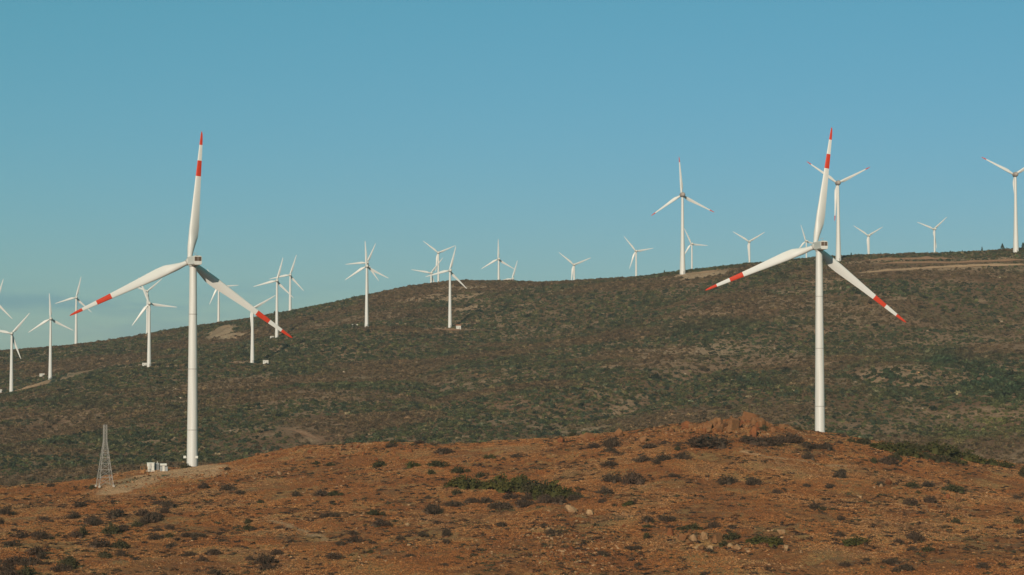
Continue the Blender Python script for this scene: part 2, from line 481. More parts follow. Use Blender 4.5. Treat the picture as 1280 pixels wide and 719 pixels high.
TRACKS = [  # centre line in photograph pixels, half width, profile height of the bank, material
    ([(18, 489), (45, 484), (75, 477), (92, 471), (106, 465), (117, 463)], 3.8, 2.2, M_TRACK),
    ([(262, 421), (272, 417), (276, 412), (284, 408), (291, 409)], 5.0, 1.6, M_TRACK),
    ([(1072, 342), (1110, 339), (1150, 336.5), (1190, 334.5), (1235, 332.5), (1285, 331.5)], 2.3, 1.2, M_TRACK),
    ([(1082, 326), (1120, 325), (1160, 324.5), (1195, 324)], 2.6, 1.6, M_CUT),
    ([(1090, 331), (1140, 330), (1190, 329), (1240, 328), (1290, 325.5)], 2.2, 0.9, M_CUT),
    ([(858, 343.5), (880, 342), (905, 339)], 5.0, 1.4, M_TRACK),
    ([(470, 405), (485, 404.5), (500, 405.5)], 4.0, 2.8, M_CUT),
    ([(535, 411.5), (561, 413), (590, 413)], 2.5, 0.7, M_CUT),
    ([(276, 454), (300, 455), (330, 456.5)], 2.5, 0.9, M_CUT),
    ([(352, 536), (372, 541), (392, 547), (410, 552)], 1.3, 0.3, M_CUT),
]
TRACK_PTS = []
def resample(pts, step):
    o = [pts[0]]
    for a, b in zip(pts[:-1], pts[1:]):
        L = (b - a).length; k = max(1, int(L / step))
        o += [a.lerp(b, (i + 1) / k) for i in range(k)]
    return o
for tr in TRACKS:
    wpts = [far_hit(px, py) for px, py in tr[0]]
    wpts = resample(wpts, 6.0)
    # smooth the line so that it does not follow every bump of the ray hits
    for _ in range(8):
        wpts = [wpts[0]] + [(wpts[i - 1] + wpts[i] * 2 + wpts[i + 1]) / 4 for i in range(1, len(wpts) - 1)] + [wpts[-1]]
    TRACK_PTS.append(wpts)
ALL_TRACK = [(p.x, p.y, (.22, .25, .62, .62, .62, .4, .4, .4, .4, .9)[i]) for i, t_ in enumerate(TRACK_PTS) for p in t_]

def far_bare_mask(x, y):
    m = np.zeros_like(x)
    wob = 0.65 + 0.7 * fbm(x / 16, y / 16, 77, 3)
    for cx, cy, rx, ry, k in FAR_BARE:
        dd = np.sqrt(((x - cx) / rx) ** 2 + ((y - cy) / ry) ** 2) * wob * 1.05
        m = np.maximum(m, k * (1 - sstep(0.6, 1.1, dd)))
    # general thin spots
    g = fbm(x / 70, y / 45, 88, 4)
    m = np.maximum(m, 0.30 * sstep(0.60, 0.70, g))
    g2 = fbm(x / 24, y / 16, 98, 3)
    m = np.maximum(m, 0.5 * sstep(0.64, 0.78, g2))
    return m
def track_dist(x, y):
    dmin = np.full(x.shape, 1e9)
    for tx, ty, fr in ALL_TRACK:
        dy = y - ty
        dmin = np.minimum(dmin, (x - tx) ** 2 + (dy * np.where(dy < 0, fr, 1.0)) ** 2)
    return np.sqrt(dmin)

NEAR_TRACK = [near_hit(px, py) for px, py in [(150, 611), (165, 606), (182, 600), (200, 593), (215, 590), (238, 588)]]
NEAR_TRACK = resample(NEAR_TRACK, 3.0) + [near_hit(px, py) for px, py in [(252, 590), (246, 594), (228, 592), (214, 594), (258, 588)]]
GOAT = resample([near_hit(px, py) for px, py in [(340, 652), (360, 656), (380, 664), (398, 671), (412, 677)]], 1.5) + resample([near_hit(px, py) for px, py in [(930, 566), (970, 572), (1020, 580), (1060, 583)]], 1.5)
def near_bare_mask(x, y):
    dmin = np.full(x.shape, 1e9)
    for p in NEAR_TRACK: dmin = np.minimum(dmin, (x - p.x) ** 2 + ((y - p.y) * 0.6) ** 2)
    m = 1 - sstep(4.0, 10.0, np.sqrt(dmin) * (0.35 + 1.3 * fbm(x / 6, y / 9, 3, 3)))
    dmin = np.full(x.shape, 1e9)
    for p in GOAT: dmin = np.minimum(dmin, (x - p.x) ** 2 + (y - p.y) ** 2)
    return np.maximum(m, .8 * (1 - sstep(0.5, 1.6, np.sqrt(dmin) * (0.5 + fbm(x / 4, y / 4, 4, 2)))))

def grid(name, ys, ss, mat, maskfn):
    ss = np.array(ss); ys = np.array(ys)
    yy, sg = np.meshgrid(ys, ss, indexing='ij')
    xx = sg * np.maximum(yy, 250.0)
    zz = H(xx, yy)
    V = np.stack([xx.ravel(), yy.ravel(), zz.ravel()], 1)
    nr, nc = xx.shape
    i = np.arange(nr - 1)[:, None] * nc + np.arange(nc - 1)[None]
    FA = np.stack([i, i + 1, i + 1 + nc, i + nc], -1).reshape(-1, 4)
    me = mesh_np(name, V, FA, mat, True, attrs={'bare': maskfn(xx.ravel(), yy.ravel())})
    return tag(link(bpy.data.objects.new(name, me)), kind='structure')
def cols(dense, wide=1.3):
    a = np.arange(-0.27, 0.2701, dense); b = np.linspace(0.27, wide, 34)[1:]
    return np.concatenate([-b[::-1], a, b])
ys_near = np.concatenate([np.arange(-260, 380, 16), np.arange(380, 765, 0.85), np.arange(765, 1000, 6), [1000]])
grid('foreground_hill', ys_near, cols(0.0016), M_NEAR, near_bare_mask)
ys_far = np.concatenate([np.arange(1000, 2420, 5), np.arange(2420, 3500, 18), np.geomspace(3500, 14000, 40)])
grid('scrub_hill', ys_far, cols(0.003), M_FAR, far_bare_mask)

# dirt tracks: carriageway and a low spoil bank on the uphill side
for (line, hw, bank, mt), pts in zip(TRACKS, TRACK_PTS):
    prof = [(-hw, 0.02), (-hw * 0.9, 0.22), (hw * 0.6, 0.25), (hw, 0.25 + bank), (hw + 1.2, 0.2 + bank), (hw + 3.0, -0.3)]
    V = []
    for i, p in enumerate(pts):
        t_ = (pts[min(i + 1, len(pts) - 1)] - pts[max(i - 1, 0)]); t_.z = 0; t_.normalize()
        nrm = Vector((-t_.y, t_.x, 0))
        if nrm.y < 0: nrm = -nrm
        taper = min(1.0, (min(i, len(pts) - 1 - i) + 0.4) / 4.0) * random.uniform(.55, 1.15)
        for k, (o_, zz) in enumerate(prof):
            q = p + nrm * o_ * taper * random.uniform(0.85, 1.15)
            V.append((q.x, q.y, h1(q.x, q.y) + 0.25 + zz * taper * (random.uniform(0.6, 1.3) if k > 2 else 1)))
    m_ = len(prof)
    FA = [(i * m_ + j, i * m_ + j + 1, (i + 1) * m_ + j + 1, (i + 1) * m_ + j) for i in range(len(pts) - 1) for j in range(m_ - 1)]
    me = mesh_np('dirt_track', np.array(V), np.array(FA), mt)
    tag(link(bpy.data.objects.new('dirt_track', me)), kind='structure')

# ------------------------------------------------------------------ wind turbines
AIR = [(1.0, 0.0), (0.72, 0.055), (0.45, 0.10), (0.22, 0.118), (0.08, 0.08), (0.0, 0.0), (0.08, -0.06), (0.22, -0.085), (0.45, -0.07), (0.72, -0.035)]
def blade_section(r, Rb, root_d, chord_max, n=20):
    """closed ring at radius fraction r; leading edge -X, trailing edge +X"""
    k = sstep(0.05, 0.20, np.array(r)).item()
    c = np.interp(r, [0.0, 0.05, 0.12, 0.19, 0.26, 0.40, 0.55, 0.70, 0.85, 0.94, 0.985, 1.0],
                  [root_d / chord_max, root_d / chord_max, 0.74, 0.96, 0.98, 0.80, 0.62, 0.48, 0.345, 0.25, 0.16, 0.03]) * chord_max
    tr = np.interp(r, [0.0, 0.05, 0.2, 0.5, 1.0], [1.0, 1.0, 0.42, 0.25, 0.16])
    tw = R(np.interp(r, [0, 0.2, 0.5, 1.0], [16, 12, 4, 0]))
    pts = []
    for j in range(n):
        a = 2 * math.pi * j / n
        cx, cy = 0.5 * math.cos(a), 0.5 * math.sin(a)                      # circle
        u = (1 + math.cos(a)) / 2                                          # 1 = trailing edge
        tt = (2.97 * math.sqrt(1 - u + 1e-9) - 1.26 * (1 - u) - 3.52 * (1 - u) ** 2 + 2.84 * (1 - u) ** 3 - 1.02 * (1 - u) ** 4)
        # airfoil coordinates: u=1 trailing; distance from leading edge = u
        v = u
        t4 = 5 * tr * (0.2969 * math.sqrt(v) - 0.126 * v - 0.3516 * v ** 2 + 0.2843 * v ** 3 - 0.1036 * v ** 4)
        ax, ay = v - 0.33, math.copysign(t4, math.sin(a)) if abs(math.sin(a)) > 1e-6 else 0.0
        x = (cx * (1 - k) + ax * k) * c
        y = (cy * (1 - k) + ay * k) * c
        pts.append((x * math.cos(tw) - y * math.sin(tw), x * math.sin(tw) + y * math.cos(tw), r * Rb))
    return pts
def span_mesh(name, r0, r1, Rb, root_d, chord, mat, steps):
    m = MB()
    m.rings([blade_section(r0 + (r1 - r0) * i / steps, Rb, root_d, chord) for i in range(steps + 1)])
    return m.mesh(name, mat, True)

def tower_profile(rb, rt, h, flare=0.0):
    out_ = []
    for i in range(13):
        f = i / 12
        out_.append((rb + (rt - rb) * f + flare * (1 - f) ** 3, h * f))
    return out_

def kid(name, me, parent, loc=(0, 0, 0), rot=(0, 0, 0), scale=(1, 1, 1)):
    o = bpy.data.objects.new(name, me); o.location = loc; o.rotation_euler = rot; o.scale = scale
    return link(o, parent)

# --- the two tall near turbines (box nacelle, red banded blades)
RB = 41.0
NB = {'main': span_mesh('blade', 0.018, 0.655, RB, 1.55, 3.3, M_BLADE, 26),
      'mid': span_mesh('white_band', 0.775, 0.895, RB, 1.55, 3.3, M_BLADE, 5),
      'r1': span_mesh('red_band', 0.655, 0.775, RB, 1.55, 3.3, M_RED, 5),
      'r2': span_mesh('red_tip', 0.895, 1.0, RB, 1.55, 3.3, M_RED, 9)}
def chamfer_box(w_, h_, y0, y1, ch, inset=0.0):
    """octagonal prism along Y"""
    m = MB(); rs = []
    for yy, k in ((y0, 1 - inset), (y0 + 0.35, 1), (y1 - 0.8, 1), (y1, 0.82)):
        x, z = w_ / 2 * k, h_ / 2 * k; c = ch * k
        rs.append([(-x + c, yy, -z), (x - c, yy, -z), (x, yy, -z + c), (x, yy, z - c), (x - c, yy, z), (-x + c, yy, z), (-x, yy, z - c), (-x, yy, -z + c)])
    m.rings(rs)
    return m
def near_turbine(name, hub_px, base_px, Y, yaw, theta, label):
    hub = at(hub_px[0], hub_px[1], Y)
    OV, RE = 4.6, 5.8                               # rotor overhang in front of the tower, nacelle behind it
    ax = Vector((-math.sin(yaw), math.cos(yaw), 0))
    tx = hub - ax * OV
    zb = h1(tx.x, tx.y) - 0.4
    hh = hub.z - zb
    root = empty(name, (tx.x, tx.y, zb), yaw)
    tag(root, label, 'wind turbine', 'tall red-banded turbines on the brown hill')
    tw = lathe_mb(tower_profile(1.72, 1.10, hh - 1.45), 40).obj('tower', M_TOWER, root, True)
    for fz in (0.19, 0.49, 0.76):
        rr = 1.72 + (1.10 - 1.72) * fz
        lathe_mb([(rr - .02, -0.12), (rr + 0.06, -0.12), (rr + 0.06, 0.12), (rr - .02, 0.12)], 40).obj('flange', M_SEAM, tw, True).location = (0, 0, fz * (hh - 1.45))
    dm = MB(); dm.box((0, 0, 1.15), (0.9, 0.16, 2.2)); do = dm.obj('door', M_SEAM, root, bevel=0.03)
    do.location = (1.7 * math.sin(R(70)), 1.68 * math.cos(R(70)), 0.9)
    do.rotation_euler = (0, 0, R(-70))
    for sx_ in ((-1, 1) if hub_px[0] < 640 else ()):  # lamp boxes either side of the foot
        lb = MB(); lb.box((0, 0, 0), (0.78, 0.55, 0.75)); lb.box((-sx_ * 0.55, 0, -0.1), (0.5, 0.12, 0.12))
        lo = lb.obj('lamp_box', M_CAB, root, bevel=0.02)
        v = Matrix.Rotation(-yaw, 3, 'Z') @ Vector((sx_ * 2.28 if sx_ < 0 else 1.52, -0.15 if sx_ < 0 else -1.05, 3.55))
        lo.location = v; lo.rotation_euler = (0, 0, -yaw)
    nac = chamfer_box(2.55, 2.85, -RE, 2.4, 0.34, 0.05).obj('nacelle', M_NAC, root)
    nac.location = (0, 0, hh - 0.02)
    for gx in (-0.56, 0.56):
        g = MB(); g.box((gx, -RE - 0.012, 0.42), (1.0, 0.05, 1.3))
        go = g.obj('vent_grille', M_DARK, nac)
        sl = MB()
        for k in range(6): sl.box((gx, -RE - 0.06, -0.12 + k * 0.215), (0.98, 0.06, 0.115))
        sl.obj('louvre', M_GRILLE, go)
    wm = MB(); wm.bar((-0.5, -RE + 1.0, 1.40), (-0.5, -RE + 1.0, 2.25), 0.05); wm.bar((-0.9, -RE + 1.0, 2.2), (-0.1, -RE + 1.0, 2.2), 0.04)
    wm.box((-0.9, -RE + 1.0, 2.3), (0.16, 0.16, 0.2)); wm.box((-0.1, -RE + 1.0, 2.3), (0.16, 0.16, 0.2))
    wm.obj('weather_mast', M_SEAM, nac)
    ob = MB(); ob.box((0.35, -RE + 2.4, 1.52), (0.5, 0.5, 0.28)); ob.obj('warning_light', M_SEAM, nac, bevel=0.03)
    bd = lathe_mb([(1.16, -0.28), (1.32, -0.26), (1.32, 0.22), (1.2, 0.25)], 32).obj('yaw_ring', M_SEAM, root, True); bd.location = (0, 0, hh - 1.52)
    hubo = lathe_mb([(0.75, -1.9), (0.98, -1.65), (1.14, -1.2), (1.18, 0.2), (1.10, 0.9), (0.85, 1.5), (0.45, 1.9), (0.05, 2.05)], 24, 'Y').obj('hub', M_HUB, root, True)
    hubo.location = (0, OV, hh)
    for k in range(3):
        a = theta + k * 2 * math.pi / 3
        b = kid('blade', NB['main'], root, (0, OV, hh), (0, a, 0))
        kid('white_band', NB['mid'], b); kid('red_band', NB['r1'], b); kid('red_tip', NB['r2'], b)
        cl = lathe_mb([(0.84, 0.65), (0.86, 0.7), (0.86, 1.25), (0.80, 1.3)], 24).mesh('blade_collar', M_SEAM, True)
        kid('blade_collar', cl, b)
    return root
near_turbine('wind_turbine', (236.8, 327), None, 692, R(22.7), R(5.2), 'nearest big white turbine with red-banded blades, just right of the lattice mast and cabinets')
near_turbine('wind_turbine', (1018.7, 308.3), None, 750, R(9.5), R(8.5), 'big white turbine with red-banded blades at the right end of the brown ridge')

# --- the farther turbines: egg-shaped nacelle
def egg_set(Rb, root_d, chord, rb, rt, flare, nac_len, nac_r, shell, red):
    s = {}
    if red:
        s['blade'] = span_mesh('blade', 0.02, 0.86, Rb, root_d, chord, M_BLADE, 20)
        s['tip'] = span_mesh('red_tip', 0.86, 1.0, Rb, root_d, chord, M_RED, 6)
    else:
        s['blade'] = span_mesh('blade', 0.02, 1.0, Rb, root_d, chord, M_BLADE, 20)
    s['tower'] = lathe_mb(tower_profile(rb, rt, 1.0, flare), 24).mesh('tower', M_TOWER, True)
    L, r_ = nac_len, nac_r
    s['nacelle'] = lathe_mb([(0.08, -L), (r_ * .5, -L * .93), (r_ * .78, -L * .75), (r_ * .95, -L * .4), (r_, 0.0), (r_ * .97, L * .3)], 20, 'Y').mesh('nacelle', shell, True)
    s['hub'] = lathe_mb([(r_ * .86, L * .32), (r_ * .94, L * .4), (r_ * .9, L * .62), (r_ * .66, L * .85), (r_ * .36, L * .98), (0.05, L * 1.03)], 20, 'Y').mesh('hub', shell, True)
    s['vane'] = None
    vm = MB(); vm.bar((0, -L * .55, r_ * .8), (0, -L * .55, r_ * 1.5), 0.07); vm.box((0, -L * .62, r_ * 1.5), (0.1, 0.7, 0.25))
    s['vane'] = vm.mesh('wind_vane', M_SEAM)
    s['ov'] = L * 0.6
    s['door'] = None
    dmb = MB(); dmb.box((0, 0, 1.3), (1.0, 0.2, 2.3)); s['door'] = dmb.mesh('door', M_SEAM)
    s['rb'] = rb + flare
    return s
SMALL = egg_set(22.5, 1.15, 2.35, 1.6, 0.85, 0.1, 3.6, 1.5, M_NAC, False)
LARGE = egg_set(35.0, 1.7, 3.0, 2.0, 1.05, 0.75, 4.2, 2.35, M_NACGREY, True)

def egg_turbine(kindset, hub_px, Y, theta_deg, label, group, base=None, yaw_deg=16.0, scale=1.0):
    yaw = R(yaw_deg)
    hub = at(hub_px[0], hub_px[1], Y)
    ax = Vector((-math.sin(yaw), math.cos(yaw), 0))
    t_ = hub - ax * kindset['ov'] * scale
    zb = h1(t_.x, t_.y) - 0.5
    hh = hub.z - zb
    root = empty('wind_turbine', (t_.x, t_.y, zb), yaw)
    tag(root, label, 'wind turbine', group)
    S3 = (scale, scale, scale)
    kid('tower', kindset['tower'], root, scale=(scale, scale, hh - 0.9 * scale))
    kid('nacelle', kindset['nacelle'], root, (0, 0, hh), scale=S3)
    kid('hub', kindset['hub'], root, (0, 0, hh), scale=S3)
    kid('wind_vane', kindset['vane'], root, (0, 0, hh), scale=S3)
    kid('door', kindset['door'], root, (0.25, -kindset['rb'] * scale + 0.02, 0.5))
    for k in range(3):
        b = kid('blade', kindset['blade'], root, (0, kindset['ov'] * scale, hh), (0, R(theta_deg) + k * 2 * math.pi / 3, 0), S3)
        if 'tip' in kindset: kid('red_tip', kindset['tip'], b)
    print('TURB', label[:40], 'tower height %.1f' % hh, 'ground', round(zb - CAM.z, 1))
    return root
G1 = 'small white turbines on the scrub hill'
G2 = 'tall turbines with grey nacelles along the right crest'
G3 = 'distant white turbines beyond the crest'
SM = [  # hub px, distance, blade angle, label, group
    ((-5, 377), 2080, 17, 'white turbine cut off by the left picture edge, only blades showing', G1),
    ((14.6, 417), 1830, 40, 'white turbine nearest the left edge, at the start of the pale track', G1),
    ((63, 398.5), 1930, -3, 'white turbine beside the pale zigzag track, white kiosk at its left', G1),
    ((95, 372), 2290, 13, 'white turbine on the left skyline, behind the red blade tip', G3),
    ((186.5, 379.5), 1760, 97, 'front one of two overlapping white turbines left of the nearest tower', G1),
    ((184, 364), 2500, 49, 'rear one of two overlapping turbines, behind the left banded blade', G3),
    ((273, 358), 2420, 86, 'white turbine on the skyline above the pale bare gully', G3),
    ((315, 386), 1800, 60, 'white turbine with its hub hidden behind the right banded blade', G1),
    ((345.8, 351), 2050, 15, 'white turbine right of the red blade tip, left one of a close pair', G1),
    ((362.3, 343.8), 2320, 18, 'slightly smaller white turbine behind, right one of a close pair', G3),
    ((457.8, 333), 1930, -3, 'front one of two turbines in line, white kiosk and red cutting at its foot', G1),
    ((458.4, 328.6), 2250, 25, 'rear turbine whose tower is hidden by the one in front of it', G3),
    ((547.5, 316), 2560, 67, 'highest of three clustered turbines at the rounded summit', G3),
    ((538.3, 341.5), 2440, 39, 'low turbine half sunk behind the rounded summit, left in its cluster', G3),
    ((561.8, 338.3), 1950, 15, 'white turbine standing below the rounded summit, red-roofed hut at its foot', G1),
    ((622.7, 324), 2450, 0, 'white turbine on top of the summit with one blade straight up', G3),
    ((640, 348.5), 2560, 17, 'turbine sunk behind the summit with only hub and blades showing', G3),
    ((717, 331), 2500, 68, 'lone white turbine above the saddle between the two summits', G3),
    ((794.5, 314), 2600, 80, 'white turbine on the rising crest, left of the tall grey-nacelle one', G3),
    ((864, 305), 2760, 94, 'small far turbine just right of the tall tower on the crest', G3),
    ((936, 302), 2550, 60, 'small turbine with two raised blades, between the tall towers', G3),
    ((1007, 301.5), 2880, 102, 'small far turbine peeping out behind the nearer banded rotor', G3),
    ((1085, 294.5), 2650, 61, 'small turbine with two raised blades right of the tall middle tower', G3),
    ((1167, 286.5), 2520, 50, 'small turbine on the right crest, one blade shaded along its tower', G3),
]
for hub_px, Y, th, lab, g in SM:
    egg_turbine(SMALL, hub_px, Y, th, lab, g, yaw_deg=16 + random.uniform(-3, 3))
egg_turbine(LARGE, (852, 243.8), 2030, -4, 'tall turbine with grey nacelle and red tips, leftmost on the right crest', G2, yaw_deg=13)
egg_turbine(LARGE, (1046.5, 229), 2040, 64, 'tall turbine with red tips, partly behind the right banded rotor', G2, yaw_deg=9)
egg_turbine(LARGE, (1268, 218.5), 2040, 57, 'tall turbine with grey nacelle at the right picture edge', G2, yaw_deg=7)

# ------------------------------------------------------------------ transformer kiosks at the far towers
def kiosk(px, py, w_, h_, label, red=False, rz=0.2):
    p = far_hit(px, py)
    root = empty('transformer_kiosk', (p.x, p.y, h1(p.x, p.y) - 0.2), rz)
    tag(root, label, 'kiosk', 'white kiosks at the turbine feet')
    dpt = 3.0
    m = MB(); m.box((0, 0, h_ / 2 + .2), (w_, dpt, h_)); m.obj('wall', M_CAB, root, bevel=0.04)
    m = MB(); m.box((0, 0, .12), (w_ + .8, dpt + .8, .5)); m.obj('plinth', M_CONC, root)
    m = MB()
    if red:
        x, y, z = w_ / 2 + .3, dpt / 2 + .3, h_ + .2
        m.add([(-x, -y, z), (x, -y, z), (x, y, z), (-x, y, z), (-x, 0, z + 1.1), (x, 0, z + 1.1)], [(0, 1, 5, 4), (2, 3, 4, 5), (0, 4, 3), (1, 2, 5), (0, 3, 2, 1)])
        m.obj('roof', M_TILE, root)
    else:
        m.box((0, 0, h_ + .32), (w_ + .35, dpt + .35, .24)); m.obj('roof', M_CONC, root)
    m = MB(); m.box((w_ * .2, -dpt / 2 - .03, 1.25), (1.0, .08, 2.0)); d_ = m.obj('door', M_SEAM, root)
    m = MB(); m.box((w_ * .2 + .35, -dpt / 2 - .1, 1.25), (.08, .08, .2)); m.obj('handle', M_DARK, d_)
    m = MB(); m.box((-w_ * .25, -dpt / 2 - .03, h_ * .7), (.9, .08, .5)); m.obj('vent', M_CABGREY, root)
kiosk(0.5, 491, 2.6, 2.6, 'white kiosk at the left picture edge beside a turbine foot')
kiosk(52.5, 471, 4.2, 2.5, 'white kiosk on the slope left of the turbine by the zigzag track')
kiosk(181, 458.5, 4.0, 2.9, 'white kiosk touching the foot of the front overlapping turbine')
kiosk(332, 455.5, 4.2, 3.1, 'white kiosk right of the tower whose hub is hidden')
kiosk(340, 423, 3.4, 1.7, 'small low white kiosk at the foot of the left one of a close pair')
kiosk(443.5, 409, 4.8, 2.3, 'white kiosk on bare ground left of the two turbines in line')
kiosk(573, 412.5, 4.0, 3.3, 'white hut with red roof below the rounded summit', True)

# ------------------------------------------------------------------ foreground structures
def lattice_mast():
    p = near_hit(131, 607)
    root = empty('lattice_mast', (p.x, p.y, p.z - 0.3), R(24))
    tag(root, 'grey steel lattice mast on the left of the brown hill', 'mast')
    Ht = 17.0
    def half(z):                                    # half width at height z
        return float(np.interp(z, [0, 12.4, Ht], [2.0, 0.46, 0.40]))
    cor = [(-1, -1), (1, -1), (1, 1), (-1, 1)]
    P = lambda c, z: Vector((c[0] * half(z), c[1] * half(z), z))
    for c in cor:
        m = MB(); m.bar(P(c, 0), P(c, 12.4), 0.09, 4); m.bar(P(c, 12.4), P(c, Ht), 0.075, 4); m.obj('leg', M_STEEL, root)
    zs = [0.0, 2.5, 4.6, 6.4, 8.0, 9.4, 10.6, 11.6, 12.4, 13.3, 14.2, 15.1, 16.0, Ht]
    for i in range(4):
        a, b = cor[i], cor[(i + 1) % 4]
        for z0, z1 in zip(zs[:-1], zs[1:]):
            m = MB(); m.bar(P(a, z0), P(b, z1), 0.045, 4); m.bar(P(b, z0), P(a, z1), 0.045, 4); m.obj('cross_brace', M_STEEL, root)
            m = MB(); m.bar(P(a, z1), P(b, z1), 0.055, 4); m.obj('horizontal_brace', M_STEEL, root)
    for c in cor:
        m = MB(); m.box((c[0] * 2.0, c[1] * 2.0, 0.05), (0.55, 0.55, 0.6)); m.obj('footing', M_CONC, root, bevel=.04)
    m = MB(); m.box((0, 0, Ht + .03), (1.0, 1.0, .1)); m.obj('top_plate', M_STEEL, root)
lattice_mast()

def cabinet():
    p = near_hit(188.5, 589.5)
    root = empty('switch_cabinet', (p.x, p.y, p.z - .15), R(6))
    tag(root, 'white electrical cabinet with ribbed doors left of the big tower foot', 'cabinet')
    m = MB(); m.box((0, 0, 1.4), (2.2, 1.6, 2.3)); m.obj('body', M_CAB, root, bevel=.04)
    m = MB(); m.box((0, 0, 0.12), (2.6, 2.0, .4)); m.obj('plinth', M_CONC, root)
    for k, x in enumerate((-0.74, -0.02, 0.70)):
        m = MB(); m.box((x, -.83, 1.4), (.62, .06, 2.05)); d_ = m.obj('door', M_CAB if k != 1 else M_SEAM, root, bevel=.02)
        m = MB(); m.box((x + .22, -.89, 1.4), (.06, .06, .3)); m.obj('handle', M_DARK, d_)
    m = MB(); m.box((0, 0, 2.62), (2.4, 1.8, .14)); m.obj('roof', M_CAB, root, bevel=.02)
    # transformer box beside it
    p = near_hit(194.5, 590)
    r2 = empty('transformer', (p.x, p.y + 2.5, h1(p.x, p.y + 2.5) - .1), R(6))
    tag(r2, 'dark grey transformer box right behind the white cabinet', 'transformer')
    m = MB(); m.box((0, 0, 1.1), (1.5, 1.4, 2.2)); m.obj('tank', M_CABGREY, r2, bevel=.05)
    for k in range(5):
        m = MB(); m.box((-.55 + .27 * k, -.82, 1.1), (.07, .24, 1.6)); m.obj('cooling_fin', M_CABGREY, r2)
    m = MB(); m.bar((0.15, -.2, 2.2), (0.15, -.2, 2.7), .11, 8); m.obj('bushing', M_CAB, r2)
    # T-shaped shelter
    p = near_hit(204.5, 589)
    r3 = empty('meter_shelter', (p.x, p.y, p.z - .15), R(4))
    tag(r3, 'small white T-shaped shelter between cabinet and big tower', 'shelter')
    m = MB(); m.box((0, 0, 1.0), (.72, .7, 2.0)); m.obj('post', M_CAB, r3, bevel=.03)
    m = MB(); m.box((0, 0, 2.02), (2.0, 1.4, .62)); m.obj('hood', M_CAB, r3, bevel=.05)
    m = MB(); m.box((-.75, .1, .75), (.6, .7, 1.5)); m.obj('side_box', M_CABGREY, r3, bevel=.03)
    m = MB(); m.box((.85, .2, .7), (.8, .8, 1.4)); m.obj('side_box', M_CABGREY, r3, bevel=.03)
    # rusty frame with posts
    p = near_hit(180, 592)
    r4 = empty('rusty_frame', (p.x, p.y, p.z - .2), R(8))
    tag(r4, 'rusty brown pipe frame left of the white cabinet', 'frame')
    for x in (-1.0, 0.0, 1.0):
        m = MB(); m.bar((x, 0, 0), (x, 0, 2.3), .09, 8); m.obj('post', M_RUST, r4)
    for z in (2.15, 1.2):
        m = MB(); m.bar((-1.1, 0, z), (1.1, 0, z), .06, 8); m.obj('rail', M_RUST, r4)
    m = MB(); m.box((-.5, .05, .7), (.9, .06, 1.0)); m.obj('panel', M_RUST, r4)
cabinet()

ORD = ['first', 'second', 'third', 'fourth', 'fifth', 'sixth', 'seventh', 'eighth', 'ninth', 'tenth', 'eleventh', 'twelfth', 'thirteenth', 'fourteenth', 'fifteenth', 'sixteenth', 'seventeenth', 'eighteenth', 'nineteenth', 'twentieth']
def ranked(items):
    """items sorted from the left with the ordinal word of each"""
    return [(ORD[i], *it) for i, it in enumerate(sorted(items))]
def stone_words(w_, kind, px, py, x0, y0):
    return ('large ' if w_ > 5.5 else ('small ' if w_ < 3.6 else '')) + {'o': 'ochre', 'p': 'pale', 'r': 'rust'}[kind], ('upper' if py < y0 else 'lower') + (' left' if px < x0 else ' right')

# ------------------------------------------------------------------ rocks
def rock_mesh(seed, mat, flat=0.7, n=26, boxy=False):
    r_ = random.Random(seed); bm = bmesh.new()
    for _ in range(n):
        if boxy:
            v = Vector([r_.choice((-1, 1)) * r_.uniform(.75, 1.0) for _ in range(3)])
            k = r_.randrange(3); v[k] = r_.uniform(-1, 1)
        else:
            v = Vector((r_.gauss(0, 1), r_.gauss(0, 1), r_.gauss(0, 1))).normalized() * r_.uniform(.78, 1.05)
        v.z *= flat
        bm.verts.new(v * .5)
    res = bmesh.ops.convex_hull(bm, input=bm.verts[:])
    bmesh.ops.delete(bm, geom=[g for g in res['geom_interior'] if isinstance(g, bmesh.types.BMVert)], context='VERTS')
    bmesh.ops.bevel(bm, geom=bm.edges[:], offset=.025, segments=1, affect='EDGES')
    me = bpy.data.meshes.new('boulder'); bm.to_mesh(me); bm.free(); me.materials.append(mat)
    return me
ROCKS = {'o': [rock_mesh(i, M_ROCK, .8, 14) for i in range(9)] + [rock_mesh(40 + i, M_ROCK, boxy=True) for i in range(1)],
         'p': [rock_mesh(10 + i, M_ROCKPALE, .75, 15) for i in range(8)],
         'r': [rock_mesh(20 + i, M_ROCKRED, .8, 14) for i in range(7)]}
BLOCK = rock_mesh(74, M_ROCK, .95, 24, True)
ROCK_AT = []
def rock_at(p, size, kind='o', label=None, group=None, me=None, sink=0.2):
    o = bpy.data.objects.new('boulder', me or random.choice(ROCKS[kind]))
    o.scale = size
    o.rotation_euler = (random.uniform(-.25, .25), random.uniform(-.25, .25), random.uniform(0, 6.28) if me is None else random.uniform(-.15, .15))
    o.location = (p.x, p.y, h1(p.x, p.y) + size[2] * (0.36 - sink))
    link(o); tag(o, label, 'boulder', group); ROCK_AT.append((p.x, p.y, size[0]))
    return o
def px_rock(px, py, wpx, hpx, kind, label, group=None, me=None):
    p = near_hit(px, py + hpx * .35)
    s = p.y / F
    return rock_at(p, (wpx * s * 1.08, wpx * s * .9, hpx * s * 1.45), kind, label, group, me)
px_rock(713, 635, 21, 14, 'p', 'large pale boulder below the right end of the green thicket')
px_rock(737, 640, 12, 11, 'p', 'narrower pale boulder right of the large one below the thicket')
px_rock(727, 638, 9, 5, 'o', 'low ochre boulder between the two pale boulders by the thicket')
px_rock(938, 522, 22, 10, 'o', 'big flat-topped ochre outcrop crowning the brown ridge', me=BLOCK)
px_rock(927, 524, 13, 9, 'o', 'ochre rock joined to the left end of the flat-topped outcrop')
